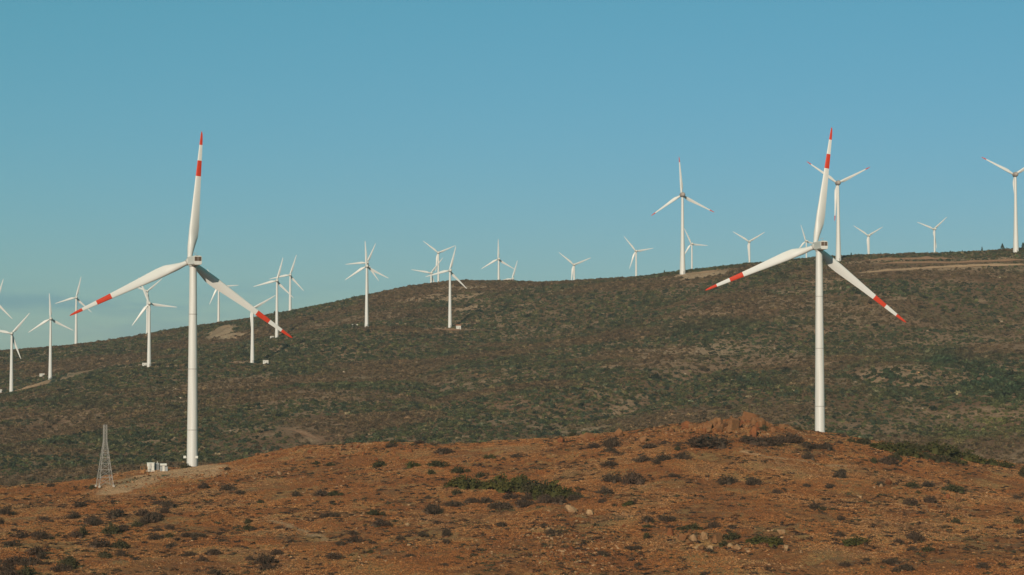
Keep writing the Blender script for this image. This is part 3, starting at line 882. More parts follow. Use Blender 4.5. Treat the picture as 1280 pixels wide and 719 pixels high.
px_rock(948, 525, 12, 9, 'o', 'ochre rock joined to the right end of the flat-topped outcrop')
px_rock(936, 528, 14, 7, 'r', 'rust slab below the flat-topped outcrop on the ridge')
px_rock(915, 529, 12, 11, 'o', 'upright ochre outcrop left of the block on the ridge')
px_rock(902, 532, 14, 9, 'o', 'broad ochre outcrop farther left of the ridge block')
px_rock(914, 521, 6, 6, 'o', 'small pointed ochre rock on the ridge beside the block')
px_rock(957, 529, 10, 6, 'o', 'low ochre rock right of the ridge block')
px_rock(838, 665, 12, 14, 'r', 'round rust-coloured boulder at the left end of the pale rock row')
g = 'row of pale boulders on the lower right slope'
for nth, px, py, w_, h_ in ranked([(853, 671, 13, 9), (867, 672, 11, 11), (880, 669, 10, 14), (894, 673, 12, 10), (861, 680, 12, 7), (877, 684, 10, 8), (888, 685, 9, 7), (871, 686, 8, 6), (913, 683, 9, 6), (905, 672, 8, 6)]):
    px_rock(px, py, w_ * 1.2, h_ * 1.2, 'p' if random.random() < .75 else 'o', '%s weathered boulder from the left in the row on the lower right slope' % nth, g)
px_rock(922, 684, 13, 10, 'p', 'pale boulder left of the wide green cushion bush')
px_rock(933, 687, 8, 6, 'p', 'small pale boulder touching the left of the wide green cushion bush')
px_rock(982, 685, 13, 11, 'p', 'pale boulder at the right end of the wide green cushion bush')
px_rock(976, 664, 13, 9, 'p', 'pale tilted boulder above the wide green cushion bush')
px_rock(988, 670, 10, 4, 'o', 'flat ochre slab right of the tilted pale boulder')
px_rock(1110, 603, 17, 9, 'r', 'orange rock ledge in the middle of the right slope')
px_rock(1101, 607, 6, 7, 'p', 'pale upright stone at the left of the orange ledge')
px_rock(1159, 623, 9, 9, 'o', 'ochre rock left of the dark hollow on the right slope')
px_rock(1172, 621, 12, 8, 'o', 'ochre rock right of the dark hollow on the right slope')
px_rock(1184, 620, 9, 8, 'r', 'rust rock at the right end of the hollow rocks')
px_rock(1153, 626, 5, 7, 'o', 'thin upright ochre stone at the hollow rocks')
px_rock(1197, 623, 7, 6, 'o', 'small ochre stone trailing right of the hollow rocks')
px_rock(1048, 637, 2.4, 2.2, 'p', 'tiny bright white stone alone on the right slope')
px_rock(1074, 621, 8, 5, 'p', 'pale flat stone below left of the orange ledge')
g = 'pale stones by the big left tower'
for nth, px, py, w_, h_ in ranked([(239, 598, 5, 4), (244, 594, 7, 3), (249, 594, 6, 3), (254, 593, 6, 4), (260, 594, 6, 3), (242, 600, 4, 3), (254, 597, 4, 3)]):
    px_rock(px, py, w_, h_, 'p', '%s bright pale stone from the left in the heap below the big left tower' % nth, g)
px_rock(370, 587, 7, 5, 'o', 'ochre boulder with dark shadow left below the ridge')
px_rock(349, 591, 8, 6, 'p', 'pale boulder left of the ochre one below the left ridge')
px_rock(509, 656, 9, 8, 'p', 'lone pale boulder in the middle of the bare slope')
px_rock(511, 681, 6, 5, 'p', 'small pale boulder lower down the middle slope')
px_rock(668, 604, 9, 4, 'p', 'pale stones showing between the green bushes')

def world_pts_near(n, seed, y0=405, y1=700, clump=None, thr=0.5):
    r_ = np.random.default_rng(seed); out_ = []
    while len(out_) < n:
        y = np.sqrt(r_.uniform(y0 ** 2, y1 ** 2, n * 2)); x = r_.uniform(-0.265, 0.265, n * 2) * y
        k = np.ones(len(x), bool)
        if clump: k = fbm(x / clump, y / clump, seed, 3) > thr - 0.12 * r_.random(len(x))
        k &= near_bare_mask(x, y) < 0.4
        out_ += list(zip(x[k], y[k]))
    return out_[:n]
def region(x, y):
    px, py = project(x, y, h1(x, y))
    lr = 'left' if px < 430 else ('middle' if px < 850 else 'right')
    ud = 'upper' if py < 600 else ('mid' if py < 655 else 'lower')
    return lr, ud
# rubble field in the middle of the lower slope plus scattered rocks
k = 0
while k < 95:
    px, py = random.gauss(705, 45), random.gauss(690, 25)
    if not (645 < py < 722 and 600 < px < 800): continue
    s = random.choice((3.0, 3.5, 4, 5, 6, 7))
    kd = random.choice('oorp'); a, b = stone_words(s, kd, px, py, 705, 690)
    px_rock(px, py, s, s * random.uniform(.6, .95), kd, '%s stone in the %s of the rubble field, lower middle slope' % (a, b), 'rubble stones on the lower middle slope'); k += 1
k = 0
while k < 45:
    px, py = random.uniform(140, 330), random.gauss(594, 7)
    p = near_hit(px, py)
    if near_bare_mask(np.array([p.x]), np.array([p.y]))[0] > .5: continue
    s = random.uniform(2.5, 6)
    kd = random.choice('oop'); a, b = stone_words(s, kd, px, py, 240, 594)
    px_rock(px, py, s, s * random.uniform(.5, .8), kd, '%s stone in the %s of the rubble around the big left tower' % (a, b), 'rubble stones near the left tower'); k += 1
for _ in range(75):
    px = random.uniform(700, 1010) if random.random() < .45 else random.gauss(915, 32)
    ry = np.interp(px, [a[0] for a in NEAR_RIDGE], [a[1] for a in NEAR_RIDGE])
    s = random.uniform(4, 10) if random.random() < .7 else random.uniform(9, 17)
    py = ry + random.uniform(0, 17) * random.random()
    kd = random.choice('ooor'); a, b = stone_words(s - 2, kd, px, py, 880, ry + 6)
    px_rock(px, py, s, s * random.uniform(.65, 1.15), kd, '%s stone in the %s of the rocks along the right ridge' % (a, b), 'stones along the right ridge')
for _ in range(34):
    px, py = random.uniform(320, 570), random.uniform(556, 578)
    s = random.uniform(3, 8); kd = random.choice('orr'); a, b = stone_words(s, kd, px, py, 450, 566)
    px_rock(px, py, s, s * random.uniform(.6, .95), kd, '%s stone in the %s of the low middle ridge' % (a, b), 'stones along the middle ridge')
for _ in range(20):
    px, py = random.gauss(1170, 25), random.gauss(630, 9)
    s = random.uniform(3, 6)
    kd = random.choice('oor'); a, b = stone_words(s, kd, px, py, 1170, 630)
    px_rock(px, py, s, s * random.uniform(.6, .9), kd, '%s stone %s of the dark hollow on the right slope' % (a, b), 'stones around the hollow rocks')

# ------------------------------------------------------------------ scattered small stuff (merged meshes)
PROTO_COUNT = [0]
def scatter(name, protos, pos, scl, rot, pick, colr, mat, label=None, cat=None, var=.22):
    """one object: small pieces set on points with geometry nodes"""
    pc = bpy.data.collections.new(name + '_pieces')
    r_ = np.random.default_rng(PROTO_COUNT[0] + 1)
    for k, (pv, pf) in enumerate(protos):
        PROTO_COUNT[0] += 1
        # neighbouring vertices of one leaf share their tone
        lum = np.repeat(1 + var * r_.standard_normal(len(pv) // 3 + 1).clip(-1.8, 1.8), 3)[:len(pv)]
        me = mesh_np('piece', pv, pf, mat, attrs={'leaf': lum})
        pc.objects.link(bpy.data.objects.new('%s_piece_%02d' % (name, k), me))
    me = bpy.data.meshes.new(name); n = len(pos)
    me.vertices.add(n); me.vertices.foreach_set('co', np.ascontiguousarray(pos, dtype=np.float32).ravel())
    a = me.attributes.new('scl', 'FLOAT_VECTOR', 'POINT'); a.data.foreach_set('vector', np.ascontiguousarray(scl, dtype=np.float32).ravel())
    ro = np.zeros((n, 3), dtype=np.float32); ro[:, 2] = rot
    a = me.attributes.new('rot', 'FLOAT_VECTOR', 'POINT'); a.data.foreach_set('vector', ro.ravel())
    a = me.attributes.new('pick', 'INT', 'POINT'); a.data.foreach_set('value', np.ascontiguousarray(pick, dtype=np.int32))
    c4 = np.ones((n, 4), dtype=np.float32); c4[:, :3] = np.clip(colr, .004, 1)
    a = me.attributes.new('tint', 'FLOAT_COLOR', 'POINT'); a.data.foreach_set('color', c4.ravel())
    me.materials.append(mat); me.update()
    o = link(bpy.data.objects.new(name, me))
    ng = bpy.data.node_groups.new(name + '_scatter', 'GeometryNodeTree')
    ng.interface.new_socket('Geometry', in_out='INPUT', socket_type='NodeSocketGeometry')
    ng.interface.new_socket('Geometry', in_out='OUTPUT', socket_type='NodeSocketGeometry')
    gi = ng.nodes.new('NodeGroupInput'); go = ng.nodes.new('NodeGroupOutput')
    ip = ng.nodes.new('GeometryNodeInstanceOnPoints'); ci = ng.nodes.new('GeometryNodeCollectionInfo')
    ci.inputs['Collection'].default_value = pc
    ci.inputs['Separate Children'].default_value = True; ci.inputs['Reset Children'].default_value = True
    def attr(nm, typ):
        q = ng.nodes.new('GeometryNodeInputNamedAttribute'); q.data_type = typ; q.inputs[0].default_value = nm
        return q.outputs[0]
    L = ng.links.new
    L(gi.outputs[0], ip.inputs['Points']); L(ci.outputs[0], ip.inputs['Instance'])
    ip.inputs['Pick Instance'].default_value = True
    L(attr('pick', 'INT'), ip.inputs['Instance Index']); L(attr('scl', 'FLOAT_VECTOR'), ip.inputs['Scale'])
    L(attr('rot', 'FLOAT_VECTOR'), ip.inputs['Rotation'])
    L(ip.outputs[0], go.inputs[0])
    md = o.modifiers.new('scatter', 'NODES'); md.node_group = ng
    return tag(o, label, cat, kind='stuff')

def leafball(seed, n, size, core=True, flat=1.0):
    """leaf triangles spread over a lumpy dome, with a small solid heart"""
    r_ = np.random.default_rng(seed); V, Fc = [], []
    lob = [(0.0, 0.0, .40, .42)]
    for q in range(6):
        a = r_.uniform(0, 6.28); e = r_.uniform(.3, .72)
        lob.append((e * math.cos(a), e * math.sin(a) * .8, max(.10, .42 - .42 * e) * r_.uniform(.7, 1.35), r_.uniform(.2, .40)))
    for i in range(n):
        lx, ly, lz, lr = lob[r_.integers(7)]
        dv = r_.standard_normal(3); dv /= np.linalg.norm(dv)
        if dv[2] < -.35: dv[2] *= -1
        c = np.array([lx, ly, lz]) + dv * lr * (r_.uniform(.55, 1.05) if r_.random() > .08 else r_.uniform(1.05, 1.4)); c[2] = max(c[2], .03)
        nrm = dv + .7 * r_.standard_normal(3); nrm /= np.linalg.norm(nrm)
        u = np.cross(nrm, r_.standard_normal(3)); u /= np.linalg.norm(u); v = np.cross(nrm, u)
        s = size * r_.uniform(.6, 1.35)
        o_ = len(V)
        V += [c + u * s, c - u * s * .55 + v * s * .8, c - u * s * .55 - v * s * .8]
        Fc.append((o_, o_ + 1, o_ + 2))
    if core:
        for lx, ly, lz, lr in lob[:3]:
            o_ = len(V); m_ = 6
            V.append(np.array([lx, ly, lz + lr * .6]))
            for j in range(m_):
                a = 2 * math.pi * j / m_ + r_.uniform(-.3, .3); q = lr * r_.uniform(.5, .75)
                V.append(np.array([lx + q * math.cos(a), ly + q * math.sin(a), max(0.02, lz * .6)]))
            for j in range(m_):
                V.append(np.array([lx + lr * .7 * math.cos(2 * math.pi * j / m_), ly + lr * .7 * math.sin(2 * math.pi * j / m_), -.15]))
            for j in range(m_):
                b = (j + 1) % m_
                Fc += [(o_, o_ + 1 + j, o_ + 1 + b), (o_ + 1 + j, o_ + 1 + m_ + j, o_ + 1 + b), (o_ + 1 + b, o_ + 1 + m_ + j, o_ + 1 + m_ + b)]
    V = np.array(V); V[:, 2] *= flat
    return V, np.array(Fc, dtype=np.int64)

# -- scrub covering the far hill
def far_scrub():
    want = 210000
    r_ = np.random.default_rng(5)
    n = 640000
    y = np.sqrt(r_.uniform(1040 ** 2, 2330 ** 2, n)); x = r_.uniform(-0.275, 0.275, n) * y
    # the fold in front of the skyline, seen from any nearby spot
    b = far_bare_mask(x, y); td = track_dist(x, y)
    dens = 0.30 + 0.9 * fbm(x / 40, y / 30, 61, 3)
    right = sstep(50, 420, x)
    dens *= 1 - 0.22 * right
    dens *= (1 - 0.97 * b ** 1.3)
    keep = (r_.random(n) < dens) & (td > 3.2 + 2.8 * r_.random(n))
    x, y = x[keep][:want], y[keep][:want]
    n = len(x); print('scrub', n)
    z = H(x, y)
    size = 0.85 + 2.0 * r_.random(n) ** 2.6
    ci0 = r_.random(n) < .02
    size *= 0.9 + 0.35 * (fbm(x / 60, y / 60, 71, 2) - .2)
    size[ci0] *= 1.55
    asp = r_.uniform(.6, 1.05, n)
    scl = np.stack([size * r_.uniform(.85, 1.3, n), size * r_.uniform(.8, 1.2, n), size * asp], 1)
    pal = np.array([(.062, .064, .024), (.082, .078, .030), (.046, .058, .028), (.100, .080, .036), (.108, .070, .036), (.030, .040, .024), (.082, .084, .048), (.034, .044, .026), (.155, .118, .066)])
    wts = np.array([.21, .16, .14, .12, .09, .08, .07, .08, .05])
    ci = r_.choice(len(pal), n, p=wts)
    c = pal[ci]; c[ci0] = np.array([.028, .038, .020])
    # browner, drier scrub in places; greener along the right-hand gully
    dry = sstep(.44, .60, fbm(x / 95, y / 60, 81, 4))[:, None]
    c = c * (1 - dry * .68) + np.array([.128, .074, .040]) * dry * .68
    lush = sstep(.54, .66, fbm(x / 60, y / 34, 83, 3))[:, None] * (1 - dry)
    c = c * (1 - lush * .4) + np.array([.052, .062, .027]) * lush * .4; scl *= 1 + .12 * lush
    px, py = project(x, y, z)
    def blob(cx, cy, rx, ry): return np.exp(-(((px - cx) / rx) ** 2 + ((py - cy) / ry) ** 2))
    grn = np.maximum.reduce([blob(1235, 472, 45, 20), blob(1180, 450, 32, 11), blob(1268, 490, 34, 26), .7 * blob(1225, 455, 30, 10), 0.8 * blob(860, 412, 45, 9), .8 * blob(905, 405, 40, 8), .6 * blob(960, 478, 40, 10), .7 * blob(1100, 468, 50, 10), .5 * blob(100, 505, 60, 8), .5 * blob(260, 385, 60, 8)])[:, None]
    c = c * (1 - grn * .9) + np.array([.026, .046, .021]) * grn * .9
    oli = np.maximum(blob(1245, 525, 40, 22), .8 * blob(1190, 545, 30, 16))[:, None]
    c = c * (1 - oli * .7) + np.array([.105, .098, .030]) * oli * .7
    scl *= 1 + .7 * grn
    c = c * 1.06 * np.exp(r_.normal(-.03, .31, (n, 1)))
    protos = [leafball(100 + k, 60, .22, True) for k in range(10)]
    scatter('hill_scrub', protos, np.stack([x, y, z - .15], 1), scl, r_.uniform(0, 6.28, n), r_.integers(0, 10, n), c, M_SCRUB,
          'dense olive and brown scrub covering the far hillside', 'scrub')
far_scrub()

# -- pale stones lying on the far hill
def far_stones():
    r_ = np.random.default_rng(9); n = 60000
    y = np.sqrt(r_.uniform(1100 ** 2, 2300 ** 2, n)); x = r_.uniform(-0.27, 0.27, n) * y
    b = far_bare_mask(x, y)
    k = r_.random(n) < (0.03 + .30 * b ** 1.5)
    x, y = x[k][:9000], y[k][:9000]; n = len(x)
    s = r_.uniform(.6, 1.7, n) * (1 + .8 * (r_.random(n) > .93))
    protos = []
    for k in range(5):
        me = rock_mesh(300 + k, M_ROCK, .8, 10)
        me.calc_loop_triangles()
        protos.append((np.array([v.co[:] for v in me.vertices]), np.array([t_.vertices[:] for t_ in me.loop_triangles], dtype=np.int64)))
        bpy.data.meshes.remove(me)
    pal = np.array([(.34, .24, .155), (.28, .165, .095), (.40, .31, .215), (.25, .135, .075)])
    scatter('hill_stones', protos, np.stack([x, y, H(x, y) + .1 * s], 1), np.stack([s * 1.3, s, s * .8], 1), r_.uniform(0, 6.28, n), r_.integers(0, 5, n), pal[r_.integers(0, 4, n)], M_STONE,
          'pale stones strewn over the bare spots of the far hill', 'stones')
    # foreground loose stones
    pts = np.array(world_pts_near(16000, 15, 400, 705, 20, .53)); x, y = pts[:, 0], pts[:, 1]; n = len(x)
    ex = []
    for px, py, sx, sy, k in ((705, 690, 8, 20, 700), (900, 537, 22, 10, 450), (780, 548, 16, 10, 250), (220, 597, 11, 12, 400)):
        p = near_hit(px, py); ex.append(np.stack([p.x + r_.normal(0, sx, k), p.y + r_.normal(0, sy, k)], 1))
    ex += [np.stack([bx + r_.normal(0, w_ * .9, 7), by + r_.normal(-.3 * w_, w_ * .9, 7)], 1) for bx, by, w_ in ROCK_AT if w_ > 1.0]
    ex = np.concatenate(ex)
    x = np.concatenate([x, ex[:, 0]]); y = np.concatenate([y, ex[:, 1]]); n = len(x)
    s = .15 + .75 * r_.random(n) ** 3; s[-len(ex):] += .25
    pal = np.array([(.28, .14, .06), (.25, .105, .04), (.32, .19, .10), (.21, .08, .03), (.15, .07, .036)])
    scatter('loose_stones', protos, np.stack([x, y, H(x, y) + .12 * s], 1), np.stack([s * 1.3, s, s * .85], 1), r_.uniform(0, 6.28, n), r_.integers(0, 5, n), pal[r_.integers(0, 5, n)], M_STONE,
          'small loose stones strewn over the brown foreground slope', 'stones')
far_stones()

# -- dry grass tufts and low heath on the foreground hill
def tuft(seed, n=9):
    r_ = np.random.default_rng(seed); V, Fc = [], []
    for i in range(n):
        a = r_.uniform(0, 6.28); rr = r_.uniform(0, .38); b = np.array([rr * math.cos(a), rr * math.sin(a), -.05])
        lean = r_.uniform(.15, .75); h_ = r_.uniform(.5, 1.0)
        tip = b + np.array([math.cos(a) * lean, math.sin(a) * lean, h_])
        q = r_.uniform(0, 6.28); wv = np.array([math.cos(q), math.sin(q), 0]) * .16
        o_ = len(V); V += [b - wv, b + wv, tip]; Fc.append((o_, o_ + 1, o_ + 2))
    return np.array(V), np.array(Fc, dtype=np.int64)
def foreground_cover():
    r_ = np.random.default_rng(23)
    pts = np.array(world_pts_near(330000, 33, 400, 712)); x, y = pts[:, 0], pts[:, 1]; n = len(x)
    k = fbm(x / 14, y / 14, 91, 3) > .40 + .15 * (r_.random(n) - .5); x, y = x[k], y[k]; n = len(x)
    s = r_.uniform(.16, .42, n)
    pal = np.array([(.27, .120, .050), (.34, .138, .046), (.38, .166, .056), (.41, .192, .068), (.43, .222, .086), (.46, .262, .112), (.35, .205, .100), (.25, .142, .074)])
    q = (fbm(x / 17, y / 17, 93, 4) - .5) * 14 + 3.4 + r_.normal(0, .9, n)
    c = pal[np.clip(q, 0, 7).astype(int)] * np.array([1.0, .93, .93]) * .93 * np.exp(r_.normal(0, .14, (n, 1)))
    scatter('dry_grass', [tuft(k) for k in range(8)], np.stack([x, y, H(x, y)], 1), np.stack([s, s, s * .65], 1), r_.uniform(0, 6.28, n), r_.integers(0, 8, n), c, M_TUFT,
          'dry tan and rust grass tufts covering the foreground hill', 'grass')
    # low heath: too many and too small to pick apart
    pts = np.array(world_pts_near(21000, 37, 400, 708, 20, .48)); x, y = pts[:, 0], pts[:, 1]; n = len(x)
    def spread(px, py, sx, sy, k):
        p = near_hit(px, py); return np.stack([p.x + r_.normal(0, sx, k), p.y + r_.normal(0, sy, k)], 1)
    ex = np.concatenate([spread(705, 688, 8, 22, 420), spread(150, 652, 16, 30, 420), spread(800, 560, 18, 22, 160), spread(960, 556, 20, 18, 220)]
                        + [np.array([[bx + r_.normal(0, w_ * .55), by + r_.normal(0, w_ * .6)] for _ in range(5)]) for bx, by, w_ in BUSH_AT])
    ex = ex[(ex[:, 1] > 400) & (ex[:, 1] < 708)]
    x = np.concatenate([x, ex[:, 0]]); y = np.concatenate([y, ex[:, 1]]); n = len(x)
    s = .26 + 1.15 * r_.random(n) ** 2.8
    pal = np.array([(.066, .038, .024), (.098, .054, .030), (.070, .054, .028), (.14, .064, .030), (.048, .031, .022)])
    scatter('low_heath', [leafball(400 + k, 26, .20, True, .62) for k in range(6)], np.stack([x, y, H(x, y) - .05], 1), np.stack([s * 1.3, s, s * r_.uniform(.5, .95, n)], 1), r_.uniform(0, 6.28, n), r_.integers(0, 6, n), pal[r_.integers(0, 5, n)], M_SCRUB,
          'low brown heath tufts dotted over the foreground hill', 'heath')
# ------------------------------------------------------------------ individual bushes on the foreground hill
def bush_mesh(seed, mat, n=520, size=.085, flat=.8, spikes=0):
    V, Fc = leafball(seed, n, size, True, flat)
    if spikes:
        r_ = np.random.default_rng(seed); V = list(V); Fc = list(Fc)
        for _ in range(spikes):
            a = r_.uniform(0, 6.28); rr = r_.uniform(0, .6); e = r_.uniform(.3, 1.35)
            b0 = np.array([rr * math.cos(a), rr * math.sin(a) * .8, 0.0])
            a += r_.normal(0, .6)
            ln = r_.uniform(.3, .62)
            tip = b0 + ln * np.array([math.cos(a) * math.cos(e), math.sin(a) * math.cos(e), math.sin(e) * (1.25 - rr * .8)])
            q = r_.standard_normal(3); q = np.cross(q, tip - b0); q *= .022 / np.linalg.norm(q)
            o_ = len(V); V += [b0 - q, b0 + q, tip]; Fc.append((o_, o_ + 1, o_ + 2))
        V = np.array(V); Fc = np.array(Fc)
    lo, hi = np.percentile(V[:, :2], 3, axis=0), np.percentile(V[:, :2], 97, axis=0)
    V[:, :2] = (V[:, :2] - (lo + hi) / 2) / (hi - lo).max(); V[:, 2] /= np.percentile(V[:, 2], 97)
    return mesh_np('foliage', V, Fc, mat)
def twig_mesh(seed):
    r_ = random.Random(seed); m = MB()
    for _ in range(7):
        a = r_.uniform(0, 6.28); e = r_.uniform(.45, .8)
        m.bar((0, 0, -.1), (e * .5 * math.cos(a), e * .5 * math.sin(a), r_.uniform(.5, .85)), .012, 3)
    return m.mesh('stem', M_TWIG)
DRY = [bush_mesh(500 + k, M_BUSHDRY, 300, .075, .72, 260) for k in range(9)]
GREEN = [bush_mesh(520 + k, M_BUSHGREEN, 520, .085, .8) for k in range(5)]
OLIVE = [bush_mesh(540 + k, M_BUSHOLIVE, 420, .08, .75, 90) for k in range(6)]
TWIGS = [twig_mesh(k) for k in range(5)]
NBUSH = [0]; BUSH_AT = []
def bush(p, w_, h_, kind, label, group=None, dscale=.9):
    root = empty('bush', (p.x, p.y, h1(p.x, p.y) - .06), random.uniform(0, 6.28))
    tag(root, label, 'bush', group)
    me = random.choice({'d': DRY, 'g': GREEN, 'o': OLIVE}[kind])
    sc = (w_, w_ * dscale, h_ * random.uniform(.72, 1.05))
    kid('foliage', me, root, scale=sc); kid('stem', random.choice(TWIGS), root, scale=sc)
    NBUSH[0] += 1; BUSH_AT.append((p.x, p.y, w_))
    return root
def px_bush(px, py, wpx, hpx, kind, label, group=None):
    p = near_hit(px, py + hpx * .45); s = p.y / F
    return bush(p, wpx * s, hpx * s, kind, label, group)
g = 'green thicket in the middle of the foreground hill'
lab = '%s green bush from the left in the broad thicket on the middle slope'
for nth, px, py, w_, h_ in ranked([(566, 603, 22, 9), (583, 603, 22, 10), (598, 604, 22, 9), (615, 603, 26, 11), (632, 606, 26, 12), (648, 606, 28, 13), (664, 608, 28, 13), (680, 608, 26, 12), (694, 613, 26, 13), (708, 615, 24, 11), (650, 599, 18, 8), (675, 615, 22, 10)]):
    px_bush(px, py + 1, w_ * 1.15, h_ * 1.45, random.choice('ggo'), lab % nth, g)
px_bush(720, 619, 22, 11, 'o', 'dark bush at the right tip of the green thicket')
lab = '%s dark dry bush from the left along the lower edge of the green thicket'
for nth, px, py, w_, h_ in ranked([(640, 620, 24, 10), (662, 620, 22, 9), (685, 624, 24, 11), (652, 630, 20, 10), (700, 625, 20, 9), (608, 626, 22, 8), (625, 632, 26, 9), (590, 626, 16, 7)]):
    px_bush(px, py, w_, h_, 'd', lab % nth, 'dark bushes below the green thicket')
for px, py, w_, h_, kd, lab in [
    (474, 581, 22, 8, 'o', 'olive bush left of the two round green ones above the slope'),
    (517, 580, 16, 8, 'g', 'round green bush on the upper middle slope, left of a grey-green one'),
    (548, 580, 24, 8, 'o', 'wide grey-green bush above the left end of the thicket'),
    (573, 587, 22, 9, 'o', 'dark olive bush just above the green thicket'),
    (540, 590, 13, 7, 'o', 'small olive bush up left of the thicket'),
    (612, 571, 13, 6, 'g', 'small green bush near the ridge above the thicket'),
    (555, 563, 20, 8, 'd', 'dark bush with rock on the low middle skyline'),
    (600, 594, 14, 7, 'o', 'grey bush on the upper edge of the thicket'),
    (785, 629, 14, 7, 'g', 'small round green bush alone right of the thicket'),
    (1067, 677, 31, 9, 'g', 'flat bright green bush low on the right slope'),
    (948, 674, 28, 12, 'g', 'left half of the wide green cushion bush between boulders'),
    (965, 676, 24, 12, 'g', 'right half of the wide green cushion bush between boulders'),
    (913, 671, 20, 9, 'o', 'olive bush above the pale boulder row, right side'),
    (904, 680, 12, 7, 'o', 'small olive bush among the pale boulders'),
    (868, 660, 20, 7, 'o', 'olive bush behind the upright pale boulder'),
    (892, 657, 18, 7, 'd', 'dark dry bush behind the pale boulder row'),
    (853, 661, 14, 6, 'o', 'small olive bush right of the round rust boulder'),
    (833, 648, 20, 9, 'd', 'dark bush up left of the pale boulder row'),
    (810, 650, 14, 8, 'd', 'dark bush left of the pale boulder row'),
    (1078, 552, 24, 8, 'o', 'dark olive bush on the skyline right of the big right tower'),
    (1280, 590, 16, 16, 'o', 'tall olive bush cut off by the right picture edge'),
    (1110, 576, 26, 10, 'd', 'rounded purplish dry bush below the right skyline thicket'),
    (1120, 572, 18, 8, 'o', 'olive bush behind the rounded purplish bush'),
    (1092, 575, 12, 7, 'o', 'small olive bush left of the rounded purplish bush'),
    (1140, 606, 24, 8, 'o', 'olive bush between the orange ledge and hollow rocks'),
    (1160, 606, 20, 7, 'd', 'dark bush above the hollow rocks'),
    (1190, 611, 26, 9, 'o', 'green-grey bush up right of the hollow rocks'),
    (1194, 651, 11, 7, 'o', 'small dark green bush low on the right slope'),
    (792, 598, 26, 15, 'd', 'large dark bush with rocks on the middle right slope'),
    (765, 598, 24, 9, 'd', 'wide dark bush left of the large dark one'),
    (757, 613, 22, 9, 'd', 'dark bush below the wide dark one'),
    (884, 552, 56, 12, 'd', 'wide dark bush below the upright ridge outcrop'),
    (940, 549, 44, 12, 'd', 'wide dark bush below the ridge block'),
    (962, 551, 30, 11, 'd', 'dark bush right below the ridge block'),
    (985, 547, 34, 12, 'd', 'dark bush on the ridge left of the big right tower'),
    (1012, 557, 30, 10, 'd', 'dark bush just below the big right tower'),
    (1033, 557, 16, 9, 'd', 'small dark bush at the foot of the big right tower'),
    (1010, 571, 15, 8, 'd', 'round blackish bush below the big right tower'),
    (942, 602, 22, 10, 'd', 'dark bush in the middle of the right slope, right one of a pair'),
    (910, 601, 24, 9, 'd', 'dark bush in the middle of the right slope, left one of a pair'),
    (805, 573, 20, 10, 'd', 'dark bush right of centre under the ridge, first of three'),
    (830, 572, 22, 9, 'd', 'dark bush right of centre under the ridge, second of three'),
    (853, 570, 20, 9, 'd', 'dark bush right of centre under the ridge, third of three'),
    (763, 579, 26, 7, 'd', 'flat grey bush under the ridge above the thicket'),
    (742, 557, 22, 9, 'd', 'dark bush right at the low ridge, left one of a pair'),
    (765, 554, 20, 11, 'd', 'dark bush right at the low ridge, right one of a pair'),
    (812, 557, 18, 7, 'd', 'dark bush on the ridge left of the long dark row'),
    (540, 637, 28, 11, 'd', 'big dark bush on the middle slope below the thicket'),
    (568, 629, 22, 8, 'd', 'dark bush beside the big dark one below the thicket'),
    (443, 674, 22, 9, 'd', 'dark bush on the lower middle slope left of a small one'),
    (500, 672, 11, 8, 'd', 'small dark bush on the lower middle slope'),
    (558, 666, 11, 11, 'd', 'spiky dark bush on the middle slope by itself'),
    (418, 695, 22, 9, 'd', 'dark bush low on the slope left of the centre'),
    (332, 699, 26, 12, 'd', 'large dark bush at the bottom left of centre'),
    (346, 690, 14, 10, 'd', 'dark bush behind the large one at the bottom left of centre'),
    (402, 617, 24, 9, 'd', 'dark bush on the left middle slope, left one of a pair'),
    (418, 616, 18, 8, 'o', 'olive bush on the left middle slope, right one of a pair'),
    (370, 617, 12, 8, 'd', 'small purple dry bush on the left middle slope'),
    (1132, 709, 20, 9, 'd', 'dark bush at the bottom right'),
    (1228, 707, 16, 7, 'd', 'dark bush at the far bottom right'),
    (1018, 632, 18, 7, 'd', 'dark bush on the right slope left of the tiny white stone'),
    (1052, 648, 13, 5, 'd', 'small dark bush below the tiny white stone')]:
    px_bush(px, py, w_, h_, kd, lab)
lab = '%s olive-green bush from the left in the long thicket on the right skyline'
for nth, px, py, w_, h_ in ranked([(1098, 557, 22, 7), (1112, 559, 26, 9), (1130, 557, 26, 9), (1146, 559, 26, 10), (1162, 561, 26, 10), (1178, 563, 30, 13), (1192, 566, 28, 12), (1206, 570, 24, 10), (1140, 566, 24, 8), (1160, 570, 24, 8), (1178, 572, 26, 9), (1196, 576, 22, 8), (1222, 575, 22, 7), (1240, 578, 20, 6), (1258, 581, 20, 6), (1125, 566, 20, 8)]):
    px_bush(px, py, w_, h_ * 1.15, random.choice('gggo'), lab % nth, 'thicket on the right skyline')
